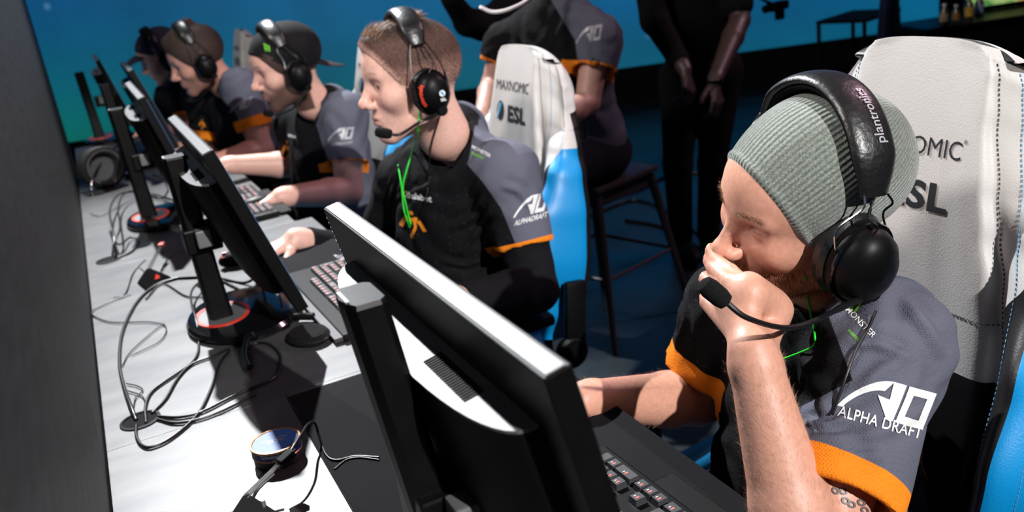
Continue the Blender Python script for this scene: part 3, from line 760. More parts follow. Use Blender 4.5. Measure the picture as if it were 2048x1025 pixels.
    for k in range(5):
        a = 2*PI*k/5+.3; d = Vector((math.cos(a), math.sin(a), 0))
        MB().tube([Vector((-.05, 0, .11)), Vector((-.05, 0, .09))+d*.28], [.026, .016], 8).build('base_leg', MT['blk'], root, True)
        MB().lathe([(.02, -.012), (.03, -.012), (.03, .012), (.02, .012)], mtx=Matrix.Translation(Vector((-.05, 0, .0305))+d*.28) @ Matrix.Rotation(a+PI/2, 4, 'Z') @ Matrix.Rotation(PI/2, 4, 'X'), n=16).build('caster', MT['blkm'], root, True)
    return root
chair((.92, .92), 0, 9, 'white and blue gaming chair at the right, behind the man in the knit cap', Hh=.755)
chair((.86, 2.11), 0, 9, 'white topped gaming chair behind the short haired player, with blue side')
chair((.80, 3.12), .12, 9, 'gaming chair behind the player in the backwards cap, mostly hidden', False)
chair((.74, 4.30), 0, 9, 'gaming chair behind the dark haired bending player, hidden by the backwards cap', False)
chair((.68, 5.20), 0, 9, 'gaming chair whose white head bolster rises between the third and fourth players', False)

#@@PEOPLE
# ------------------------------------------------------------------ people
def skin_mat():
    q = NT('skin'); a = q.n('ShaderNodeAttribute', attribute_name='col'); no = q.noise(160, 4)
    r = q.ramp(no.outputs[0], [(.3, (.9, .88, .87, 1)), (.7, (1.06, 1.04, 1.04, 1))])
    mu = q.n('ShaderNodeMix', data_type='RGBA', blend_type='MULTIPLY'); mu.inputs[0].default_value = 1
    q.l(a.outputs['Color'], mu.inputs[6]); q.l(r.outputs[0], mu.inputs[7]); q.l(mu.outputs[2], q.b.inputs['Base Color'])
    q.b.inputs['Roughness'].default_value = .47; q.b.inputs['Subsurface Weight'].default_value = .18
    q.b.inputs['Subsurface Radius'].default_value = (1, .35, .2); q.b.inputs['Subsurface Scale'].default_value = .006
    n2 = q.noise(700, 3); q.bump(n2.outputs[0], .22, .0012); return q.m
def jersey_mat():
    q = NT('jersey'); g = q.n('ShaderNodeAttribute', attribute_name='gr'); o = q.n('ShaderNodeAttribute', attribute_name='og'); k = q.n('ShaderNodeAttribute', attribute_name='bk')
    tc = q.n('ShaderNodeTexCoord')
    def step(x, w=.0006):
        m = q.n('ShaderNodeMapRange'); m.inputs[1].default_value = -w; m.inputs[2].default_value = w; q.l(x, m.inputs[0]); return m.outputs[0]
    def mix(f, a, b):
        m = q.n('ShaderNodeMix', data_type='RGBA'); q.l(f, m.inputs[0])
        for s_, v in ((6, a), (7, b)):
            if isinstance(v, tuple): m.inputs[s_].default_value = v
            else: q.l(v, m.inputs[s_])
        return m.outputs[2]
    # printed diamonds on the black front
    vo = q.n('ShaderNodeTexVoronoi', distance='MANHATTAN'); vo.inputs['Scale'].default_value = 62; vo.inputs['Randomness'].default_value = 0; q.l(tc.outputs['Object'], vo.inputs[0])
    dr = q.ramp(vo.outputs['Distance'], [(.20, srgb(40, 41, 46)), (.26, srgb(19, 19, 21))])
    c = mix(step(g.outputs['Fac']), dr.outputs[0], srgb(88, 90, 103)); c = mix(step(o.outputs['Fac']), c, srgb(226, 126, 30)); c = mix(step(k.outputs['Fac']), c, srgb(20, 20, 22))
    q.l(c, q.b.inputs['Base Color']); q.b.inputs['Roughness'].default_value = .85; q.b.inputs['Sheen Weight'].default_value = .0; q.b.inputs['Specular IOR Level'].default_value = .1
    mp = q.n('ShaderNodeMapping'); mp.inputs['Scale'].default_value = (1, 1, 1); q.l(tc.outputs['Object'], mp.inputs[0])
    ve = q.n('ShaderNodeTexVoronoi'); ve.inputs['Scale'].default_value = 330; ve.inputs['Randomness'].default_value = .25; q.l(mp.outputs[0], ve.inputs[0])
    hr = q.ramp(ve.outputs['Distance'], [(.12, (0, 0, 0, 1)), (.5, (1, 1, 1, 1))])
    b1 = q.n('ShaderNodeBump'); b1.inputs['Strength'].default_value = .5; b1.inputs['Distance'].default_value = .0012; q.l(hr.outputs[0], b1.inputs['Height'])
    no = q.n('ShaderNodeTexNoise'); no.inputs['Scale'].default_value = 22; no.inputs['Detail'].default_value = 3; q.l(tc.outputs['Object'], no.inputs[0])
    b2 = q.n('ShaderNodeBump'); b2.inputs['Strength'].default_value = .55; b2.inputs['Distance'].default_value = .006; q.l(no.outputs[0], b2.inputs['Height']); q.l(b1.outputs[0], b2.inputs['Normal'])
    q.l(b2.outputs[0], q.b.inputs['Normal']); return q.m
SKIN = skin_mat(); JER = jersey_mat()
HAIRM = {}
def hair_mat(name, c1, c2):
    if name not in HAIRM:
        q = NT(name); no = q.noise(260, 4, mscale=(.25, 1, .6)); r = q.ramp(no.outputs[0], [(.35, srgb(*c1)), (.68, srgb(*c2))])
        q.l(r.outputs[0], q.b.inputs['Base Color']); q.b.inputs['Roughness'].default_value = .55; q.bump(no.outputs[0], .6, .002); HAIRM[name] = q.m
    return HAIRM[name]

def head_sdf(P, R, s, h, eye=.0045, closed=False, jaw=1.0, lo_extra=0):
    """face sculpted in the head frame (x forward, y left, z up, origin between the ears)"""
    lo = np.array([-.125, -.1, -.165]); hi = np.array([.13, .1, .15])
    f = SDF(lo, hi, h)
    f.ell((-.008, 0, .048), (.101, .077, .086), k=0)
    f.ell((.030, 0, .052), (.060, .064, .060), k=.03)
    f.ell((.042, 0, -.012), (.046, .058, .062), k=.03)
    for y in (1, -1):
        f.cap((.004, y*.050*jaw, -.052), (.070, y*.018*jaw, -.084), .021*jaw, .015, k=.03)
        f.ell((.058, y*.042, -.006), (.023, .022, .022), k=.022)
        f.cap((.0855, y*.010, .041), (.0745, y*.043, .042), .0092, .0078, k=.012)
    f.ell((.075, 0, -.084), (.020, .023, .018), k=.02)
    f.ell((.073, 0, -.046), (.026, .030, .027), k=.02)
    for y in (1, -1): f.ell((.1, y*.0305, .0205), (.0215, .0178, .0142), k=.013, op='sub')
    f.cap((.086, 0, .036), (.109, 0, -.006), .0066, .0092, k=.012)
    f.ell((.1125, 0, -.0125), (.0118, .0110, .0105), k=.008)
    for y in (1, -1):
        f.ell((.0995, y*.0132, -.0165), (.0125, .0070, .0084), k=.005)
        f.ell((.1055, y*.0070, -.0252), (.0055, .0035, .0042), k=.003, op='sub')
    f.ell((.0915, 0, -.0425), (.0105, .0235, .0062), k=.006); f.ell((.0905, 0, -.0535), (.0105, .020, .0075), k=.006)
    f.ell((.106, 0, -.0478), (.014, .0235, .0013), k=.003, op='sub')
    f.ell((.093, 0, -.066), (.006, .016, .004), k=.008, op='sub')
    for y in (1, -1):
        c = (.0725, y*.031, .021); f.ell(c, (.0138, .0145, .0138), k=.003)
        if closed: f.ell((.089, y*.031, .0165), (.006, .0125, .0010), k=.002, op='sub')
        else: f.ell((.0865, y*.0315, .0195), (.009, .0130, eye), k=.0015, op='sub')
        f.ell((-.010, y*.078, .002), (.017, .009, .031), k=.006); f.ell((-.006, y*.088, .004), (.009, .005, .018), k=.004, op='sub')
    f.cap((-.022, 0, -.045), (-.042, 0, -.115), .056, .056, k=.03)
    V, F = f.mesh(); V = relax(V, F, 1, .35)
    return V, F
def colour_head(V, base, stub=None, stubc=(.25, .13, .07), brow=(.2, .12, .08), browamt=.8, lips=(1.0, .62, .60)):
    n = len(V); c = np.tile(np.array(base, float), (n, 1)); X, Y, Z = V.T
    g = lambda cx, cy, cz, rx, ry, rz: np.exp(-(((X-cx)/rx)**2+((np.abs(Y)-cy)/ry)**2+((Z-cz)/rz)**2))
    def mixc(w, t): nonlocal c; c = c*(1-w[:, None])+np.array(t)[None]*w[:, None]
    red = np.array(base)*np.array([1.0, .72, .70])
    mixc(.35*g(.07, .04, -.012, .03, .022, .022), red); mixc(.45*g(.112, 0, -.012, .014, .014, .014), red); mixc(.3*g(-.01, .08, 0, .03, .02, .04), red)
    mixc(np.clip(1.5*g(.099, 0, -.048, .012, .019, .0085), 0, 1)*.75, np.array(base)*np.array(lips)*.78)
    mixc(.55*g(.084, .031, .0255, .02, .0135, .0024)*(X > .06), (.03, .015, .012)); mixc(.25*g(.084, .031, .0145, .02, .0125, .0018)*(X > .06), (.08, .04, .035))
    mixc(.35*g(.084, .031, .020, .012, .018, .008), np.array(base)*np.array([.72, .55, .55]))
    ny = (np.abs(Y)-.010)/.036; zb = .043+.006*np.sin(np.clip(ny, 0, 1)*2.4)
    w = np.clip(1-np.abs(Z-zb)/.0052, 0, 1)*np.clip(ny*8, 0, 1)*np.clip((1.12-ny)*5, 0, 1)*(X > .04)
    mixc(w*browamt, brow)
    if stub:
        z = np.clip((-.012-Z-.25*(X-.05))/.018, 0, 1)*(X > -.03); m_ = np.clip(1-np.abs(Z+.034)/.009, 0, 1)*(X > .075)*(np.abs(Y) < .03)
        cheek = 1-np.clip(g(.07, .035, -.022, .028, .018, .014)*1.4, 0, 1); lipm = 1-np.clip(1.6*g(.099, 0, -.048, .012, .019, .007), 0, 1)
        mixc(np.clip(np.maximum(z*cheek, m_)*lipm*(Z > -.12), 0, 1)*stub, stubc)
    return c
def hand_sdf(f, wr, kn, fingers, thumb, s=1.0):
    """wr wrist, kn four knuckles, fingers joint lists, thumb joint list"""
    wr = np.array(wr)
    for i, k in enumerate(kn):
        f.cap(wr+(np.array(k)-wr)*.12, k, .0135*s, .0105*s, k=.012)
    for i, js in enumerate(fingers):
        p = np.array(kn[i]); r = (.0092, .0095, .009, .0078)[i]*s
        for j in js:
            f.cap(p, j, r, r*.93, k=.004); p = np.array(j); r *= .93
    p = np.array(thumb[0]); r = .0125*s; f.cap(wr+(p-wr)*.2, p, .013*s, r, k=.012)
    for j in thumb[1:]:
        f.cap(p, j, r, r*.92, k=.005); p = np.array(j); r *= .92
def curl(k, d, n, L, bends):
    """joint list for a finger from knuckle k, direction d, curling towards -n"""
    p = np.array(k, float); d = U(d); n = U(np.array(n)-d*np.dot(n, d)); out = []; a = 0
    for l, b in zip(L, bends):
        a += b; q = d*math.cos(a)-n*math.sin(a); p = p+q*l; out.append(p.copy())
    return out
def auto_hand(f, el, wr, fwd, nrm, side, s=1.0, bends=(.45, .5, .35), spread=.12, thumbout=.7):
    """a relaxed hand: fwd finger direction, nrm back-of-hand normal, side=+1 if the thumb is on the cross(fwd,nrm) side"""
    fwd = U(fwd); nrm = U(np.array(nrm)-fwd*np.dot(nrm, fwd)); lat = np.cross(fwd, nrm)*side
    wr = np.array(wr); kn = []; fg = []
    for i, (o_, L) in enumerate(((.030, (.040, .025, .020)), (.010, (.045, .028, .021)), (-.010, (.041, .026, .020)), (-.028, (.033, .020, .018)))):
        k = wr+fwd*(.088-.007*abs(i-1))*s+lat*o_*s+nrm*.004*s; kn.append(k)
        fg.append(curl(k, fwd+lat*spread*(1-i*.66), nrm, [x*s for x in L], [b*(1+.08*i) for b in bends]))
    t0 = wr+fwd*.032*s+lat*.034*s-nrm*.010*s; td = U(fwd*.75+lat*thumbout-nrm*.25)
    th = [t0]+[t0+td*.034*s, t0+td*.034*s+U(td+fwd*.35)*.028*s]
    hand_sdf(f, wr, kn, fg, th, s)
    return kn, fg, th

def person(c):
    """c: dict with world joints. returns the root body mesh and useful frames"""
    s = c['hs']; hp = np.array(c['head']); R = frame_R(c['fwd'], c['up'])
    H2W = lambda v: (np.atleast_2d(v)*s) @ R.T + hp
    tone = np.array(c['tone'])
    # --- head and neck
    Vh, Fh = head_sdf(None, None, s, c.get('hres', .003), eye=c.get('eye', .0045), closed=c.get('closed', False), jaw=c.get('jaw', 1.0))
    ch = colour_head(Vh, tone, c.get('stub'), c.get('stubc', (.25, .13, .07)), c.get('brow', (.2, .12, .08)), c.get('browamt', .8))
    allV = [H2W(Vh)]; allF = [Fh]; allC = [ch]; nv = len(Vh)
    sh = {k: np.array(c['sh'+k]) for k in 'LR'}; el = {k: np.array(c['el'+k]) for k in 'LR'}; wr = {k: np.array(c['wr'+k]) for k in 'LR'}
    nb = np.array(c['nb']); pel = np.array(c['pel']); bs = c.get('bs', 1.0)
    neckc = H2W((-.045, 0, -.13))[0]
    # --- torso and arms
    def addf(f, it=1):
        nonlocal nv
        V, F = f.mesh()
        if len(V) == 0: return
        V = relax(V, F, it, .4); allV.append(V); allF.append(F+nv); nv += len(V)
        cc = np.tile(tone, (len(V), 1)); allC.append(cc); return len(allC)-1, V
    mn = np.min([sh['L'], sh['R'], pel, nb], 0)-.2; mx_ = np.max([sh['L'], sh['R'], pel, nb], 0)+.2
    f = SDF(mn, mx_, .008); mid = (sh['L']+sh['R'])/2
    f.cap(nb+(pel-nb)*.25, pel, .08*bs, .10*bs, k=0).cap(sh['L'], nb+(pel-nb)*.12, .03, .03, k=.02).cap(sh['R'], nb+(pel-nb)*.12, .03, .03, k=.02).cap(nb, neckc, .047, .05, k=.02)
    addf(f)
    for k in 'LR':
        q = np.stack([el[k], wr[k]]); ext = .13
        f = SDF(np.minimum(np.minimum(el[k], wr[k]), sh[k])-ext, np.maximum(np.maximum(el[k], wr[k]), sh[k])+ext, c.get('ares', {}).get(k, .004))
        ar = c.get('ar', 1.0)
        f.cap(sh[k], el[k], .052*ar, .041*ar, k=0)
        mm = el[k]+(wr[k]-el[k])*.28; w2 = el[k]+(wr[k]-el[k])*.93
        f.cap(el[k], mm, .041*ar, .043*ar, k=.01).cap(mm, w2, .043*ar, .0285*ar, k=.012).cap(w2, wr[k], .0285*ar, .026*ar, k=.01)
        hd = c.get('hand'+k)
        if hd is not None:
            if 'pad' in hd: f.cap(hd['web'][0], hd['web'][1], hd['web'][2], hd['web'][2]*.85, k=.025); f.cap(hd['kn'][0], hd['pad'][1], .012, .014, k=.02); f.cap(hd['pad'][0], hd['pad'][1], hd['pad'][2], hd['pad'][2]*.9, k=.02)
            if 'kn' in hd: hand_sdf(f, wr[k], hd['kn'], hd['fg'], hd['th'], hd.get('s', 1))
            else: hd['out'] = auto_hand(f, el[k], wr[k], hd['fwd'], hd['nrm'], hd['side'], hd.get('s', 1.0), hd.get('bends', (.45, .5, .35)))
        r = addf(f)
        if r:      # slightly redder knuckles and fingertips
            i, V = r; cc = allC[i]; pts = []
            if hd is not None:
                kn, fg, th = (hd['kn'], hd['fg'], hd['th']) if 'kn' in hd else hd['out']
                pts = list(kn)+[x for y in fg for x in y]+list(th)
            w = np.zeros(len(V))
            for p in pts: w = np.maximum(w, np.exp(-((V-np.array(p))**2).sum(1)/.009**2))
            allC[i] = cc*(1-.5*w[:, None])+.5*w[:, None]*tone*np.array([1.0, .74, .72])
    body = npmesh('person', np.concatenate(allV), np.concatenate(allF), SKIN, None, cols=np.concatenate(allC))
    tag(body, c['label'], 'person', c.get('group'))
    # --- eyes
    for y in (1, -1):
        if c.get('closed'): break
        e = MB(); mt = basis(R[:, 0], R[:, 1], R[:, 2], H2W((.0725, y*.031, .0205))[0], s)
        e.lathe([(.0001, -.0122), (.007, -.010), (.0118, -.003), (.0118, .003), (.009, .0083), (.0058, .0108)], mtx=mt @ Matrix.Rotation(PI/2, 4, 'Y') @ Matrix.Rotation(c.get('gaze', 0), 4, 'X'), n=20, cap=False)
        e.build('eye', MT['eyew'], body, True)
        MB().lathe([(.0058, .0108), (.0024, .0121)], mtx=mt @ Matrix.Rotation(PI/2, 4, 'Y'), n=20, cap=False).build('iris', mat('iris', (48, 52, 52), .2, noise=(500, .2)), body, True)
        MB().lathe([(.0026, .0121), (.0001, .0123)], mtx=mt @ Matrix.Rotation(PI/2, 4, 'Y'), n=20, cap=False).build('pupil', MT['gloss'], body, True)
    return body, H2W, R, s

def jersey(c, body, h=.005, skipfold=False):
    sh = {k: np.array(c['sh'+k]) for k in 'LR'}; el = {k: np.array(c['el'+k]) for k in 'LR'}
    nb = np.array(c['nb']); pel = np.array(c['pel']); bs = c.get('bs', 1.0)
    mid = (sh['L']+sh['R'])/2; up = U(nb-pel); lat = U(sh['L']-sh['R']); fr = U(np.cross(lat, up)); lat = np.cross(up, fr)
    RR = np.stack([fr, lat, up], 1); wdt = np.linalg.norm(sh['L']-sh['R'])/2
    cuff = c.get('cuff', .72); sr = c.get('sr', 1.0)
    pts = [sh['L'], sh['R'], nb, pel]+[sh[k]+(el[k]-sh[k])*(cuff+.1) for k in 'LR']
    f = SDF(np.min(pts, 0)-.19, np.max(pts, 0)+.17, h)
    ch = nb*.62+pel*.38; L = np.linalg.norm(nb-pel)
    f.ell(nb-up*.16+fr*.012, (.125*bs, max(.15, wdt*.98)*1.0, .17), RR, k=0)
    f.ell(nb-up*.30+fr*.025, (.135*bs, .175*bs, .19), RR, k=.05)
    f.ell(pel+up*.03+fr*.02, (.15*bs, .19*bs, .16), RR, k=.06)
    for k in 'LR':
        f.cap(nb-up*.035+lat*(.035 if k == 'L' else -.035), sh[k]-up*.004, .056, .062*sr, k=.06)
        d = el[k]-sh[k]; Ls = np.linalg.norm(d); d = d/Ls; e = sh[k]+d*Ls*cuff
        f.cap(sh[k]-up*.006, sh[k]+d*Ls*1.1, .062*sr, .071*sr, k=.05, plane=(e, d))
    rs = np.random.default_rng(int(abs(c['head'][1])*1000))
    # soft cloth undulation
    S, (X, Y, Z) = f.sl(f.lo, f.lo+f.n*f.h)
    am = c.get('wrinkle', .0035); q = up*26
    ph = X*q[0]+Y*q[1]+Z*q[2]
    f.d += (am*np.sin(ph*2.1+9*X+5*np.sin(Y*23+1.3)+3*np.sin(X*31))*np.sin(ph*.7+Y*17+2*np.sin(Z*29)+.5)).astype(np.float32)
    # hollow sleeve ends, neck hole and open hem
    for k in 'LR':
        d = el[k]-sh[k]; Ls = np.linalg.norm(d); d = d/Ls; e = sh[k]+d*Ls*cuff
        f.cap(e-d*.006, e+d*.05, .056*sr, .060*sr, k=.002, op='sub')
    nc = np.array(c['neckc']); nd = U(nc-nb)
    nk = c.get('nk', 1); f.cap(nb-nd*.03, nb+nd*.022, .072*nk, .066*nk, k=.03, plane=(nb+nd*.05, nd))
    f.cap(nb+nd*.016, nb+nd*.09, .0555*nk, .062*nk, k=.003, op='sub')
    V, F = f.mesh(); V = relax(V, F, 2, .45)
    if c.get('folds'):      # folds: raised lines with a hollow on each side, laid over the cloth
        bv = BVHTree.FromPolygons([Vector(v) for v in V], [tuple(q) for q in F])
        fn = np.cross(V[F[:, 2]]-V[F[:, 0]], V[F[:, 3]]-V[F[:, 1]]); N = np.zeros_like(V)
        for i in range(4): np.add.at(N, F[:, i], fn)
        N /= np.linalg.norm(N, axis=1)[:, None]+1e-12; D = np.zeros(len(V))
        for pts_, w_, A0_ in c['folds']:
            P_ = []
            for u_, v_ in pts_:
                r = bv.ray_cast(Vector(CAM), Vector(ray(u_, v_)), 9)
                if r[0] is not None: P_.append(np.array(r[0]))
            if len(P_) < 2: continue
            P_ = smoothline(P_, 5); best = np.full(len(V), 9.); along = np.zeros(len(V))
            for i in range(len(P_)-1):
                ab = P_[i+1]-P_[i]; t = np.clip((V-P_[i]) @ ab/(ab @ ab+1e-12), 0, 1); di = np.linalg.norm(V-P_[i]-t[:, None]*ab, axis=1)
                m_ = di < best; best = np.where(m_, di, best); along = np.where(m_, (i+t)/(len(P_)-1), along)
            e_ = np.clip(np.minimum(along, 1-along)*5, 0, 1)**.7
            D += A0_*e_*(np.exp(-(best/w_)**2)-.55*np.exp(-((best-1.9*w_)/w_)**2))
        V = V+N*D[:, None]
    gr = np.full(len(V), -1.0); og = np.full(len(V), -1.0); bk = np.full(len(V), -1.0)
    for k in 'LR':
        d = el[k]-sh[k]; Ls = np.linalg.norm(d); d = d/Ls
        rel = V-sh[k]; t = rel @ d; rad = np.linalg.norm(rel-t[:, None]*d, axis=1)
        insl = (t > -.02) & (rad < .11) & (t < Ls*cuff+.03)
        hem = c.get('hem', .012)
        og = np.maximum(og, np.where(insl, t-(Ls*cuff-hem), -1))
        pl = c.get('line'+k)
        if pl is not None:
            # signed side of a poly-line swept along an axis
            P_ = np.array(pl['pts']); ax = U(pl['axis']); best = np.full(len(V), 1e9); sg = np.zeros(len(V))
            Vp = V-np.outer(V @ ax, ax); Q = P_-np.outer(P_ @ ax, ax)
            for i in range(len(Q)-1):
                ab = Q[i+1]-Q[i]; L2 = ab @ ab; tt = (Vp-Q[i]) @ ab/L2
                lo_ = -9 if i == 0 else 0; hi_ = 9 if i == len(Q)-2 else 1
                tc = np.clip(tt, lo_, hi_); dd = Vp-(Q[i]+tc[:, None]*ab); di = np.linalg.norm(dd, axis=1)
                s_ = np.sign(np.einsum('ij,j->i', np.cross(ab, dd), ax)); m_ = di < best
                best = np.where(m_, di, best); sg = np.where(m_, s_, sg)
            side = (V-mid) @ lat*(1 if k == 'L' else -1)
            v = best*sg*pl['sign']; gr = np.maximum(gr, np.where(side > -.02, v, -1))
    for p0_, p1_, r_ in c.get('black', []):
        a = np.array(p0_); b = np.array(p1_); ab = b-a; t = np.clip((V-a) @ ab/(ab @ ab), 0, 1); di = np.linalg.norm(V-a-t[:, None]*ab, axis=1); bk = np.maximum(bk, r_-di)
    for p0_, p1_, r_ in c.get('orange', []):
        a = np.array(p0_); b = np.array(p1_); ab = b-a; t = np.clip((V-a) @ ab/(ab @ ab), 0, 1); di = np.linalg.norm(V-a-t[:, None]*ab, axis=1); og = np.maximum(og, r_-di)
    # collar: close to the neck axis
    a = nb; t = (V-a) @ nd; rad = np.linalg.norm(V-a-t[:, None]*nd, axis=1)
    bk = np.maximum(bk, np.where(t > -.035, .071*c.get('nk', 1)-rad, -1))
    o = npmesh('jersey', V, F, JER, body, attrs=dict(gr=gr, og=og, bk=bk))
    return o, bvh_of(o), RR

def AD():
    a = np.linspace(0, 1, 14)
    up_ = [[-1+1.05*t, -.42+.86*math.sin(t*PI/2)**.8] for t in a]; lo_ = [[-.88+.78*t, -.42+.60*math.sin(t*PI/2)**.8] for t in a]
    A = [up_, lo_]
    bar = [[.05, .44], [.30, .44], [.22, -.42], [.02, -.42], [.04, -.20], [-.22, .02], [-.20, -.10], [.0, -.42], [.22, -.42]]
    bar = [[.04, .44], [.32, .44], [.24, -.44], [.06, -.44]]; tip = [[.10, -.44], [.24, -.44], [.22, .0], [-.22, .06]]
    q = polym([A, bar, tip])
    D = [[[.38, .44], [.98, .44], [.98, .44], [.90, -.44], [.30, -.44], [.38, .44]], [[.52, .26], [.82, .26], [.82, .26], [.76, -.26], [.46, -.26], [.52, .26]]]
    v2, f2, _, _ = polym([D])
    v = np.concatenate([q[0], v2]); f = q[1]+[tuple(i+len(q[0]) for i in t) for t in f2]
    v = v-(v.max(0)+v.min(0))/2; return v, f, *np.ptp(v, axis=0)
def mlogo():
    P_ = []
    for i, x in enumerate((-.62, -.1, .42)):
        b = [-1.0, -.8, -.55][i]; P_.append([[x, .9-i*.03], [x+.36, .86], [x+.26, .2], [x+.30, -.1], [x+.14, b], [x+.02, -.2], [x+.10, .3]])
    return polym(P_)
def swirl():
    a = np.linspace(0, 1, 10); P_ = []
    P_.append([[[-1+1.05*t, -.25+.85*math.sin(t*PI*.72)] for t in a], [[-.72+.70*t, -.35+.58*math.sin(t*PI*.72)] for t in a]])
    P_.append([[[1.1-1.05*t, -.2+.85*math.sin(t*PI*.72)] for t in a], [[.82-.70*t, -.30+.58*math.sin(t*PI*.72)] for t in a]])
    P_.append([[[-.02+.18*math.sin(t*5), .5-1.5*t] for t in a], [[.20+.18*math.sin(t*5), .5-1.5*t] for t in a]])
    P_.append([[.05+.16*math.cos(x), .88+.16*math.sin(x)] for x in np.linspace(0, 2*PI, 14, endpoint=False)])
    return polym(P_)
def print_on(j, bv, u, v, src, px_w, xdir_px, m, up_hint=None, name='print', height=None, cut=.006, ydir_px=None, off=.0011):
    """lay a print on the cloth around the point seen at (u, v), its baseline following the given direction"""
    vv, f, w, h = src; ex = np.array(xdir_px, float); ex /= np.linalg.norm(ex)
    ey = np.array(ydir_px, float)/np.linalg.norm(ydir_px) if ydir_px else np.array([ex[1], -ex[0]])
    sx = px_w/w; sy = (height*px_w/h) if height else sx
    r0 = bv.ray_cast(Vector(CAM), Vector(ray(u, v)), 9)
    if r0[0] is None: print('MISS', name, u, v); return None
    pitch = FPX/float((M @ (np.array(r0[0])-CAM))[2])      # pixels per metre here
    bm = bmesh.new(); vs = [bm.verts.new((x*sx, y*sy, 0)) for x, y in vv]
    for q in f:
        try: bm.faces.new([vs[i] for i in q])
        except ValueError: pass
    bmesh.ops.triangulate(bm, faces=bm.faces)
    for _ in range(5):
        es = [e for e in bm.edges if e.calc_length() > cut*pitch]
        if not es: break
        bmesh.ops.subdivide_edges(bm, edges=es, cuts=1); bmesh.ops.triangulate(bm, faces=bm.faces)
    dead = []
    for q in bm.verts:
        a = u+q.co.x*ex[0]+q.co.y*ey[0]; b = v+q.co.x*ex[1]+q.co.y*ey[1]
        d = ray(a, b); r = bv.ray_cast(Vector(CAM), Vector(d), 9)
        if r[0] is None or abs(r[3]-r0[3]) > .09: dead.append(q); continue
        n = np.array(r[1]); n = n if n @ d < 0 else -n
        q.co = Vector(np.array(r[0])+n*off*.6-d*off*.8)
    if dead: bmesh.ops.delete(bm, geom=dead, context='VERTS')
    far = [e for e in bm.edges if e.calc_length() > .02]
    if far: bmesh.ops.delete(bm, geom=far, context='EDGES')
    me = bpy.data.meshes.new(name); bm.to_mesh(me); bm.free()
    o = link(name, me, m); o.parent = j; return o

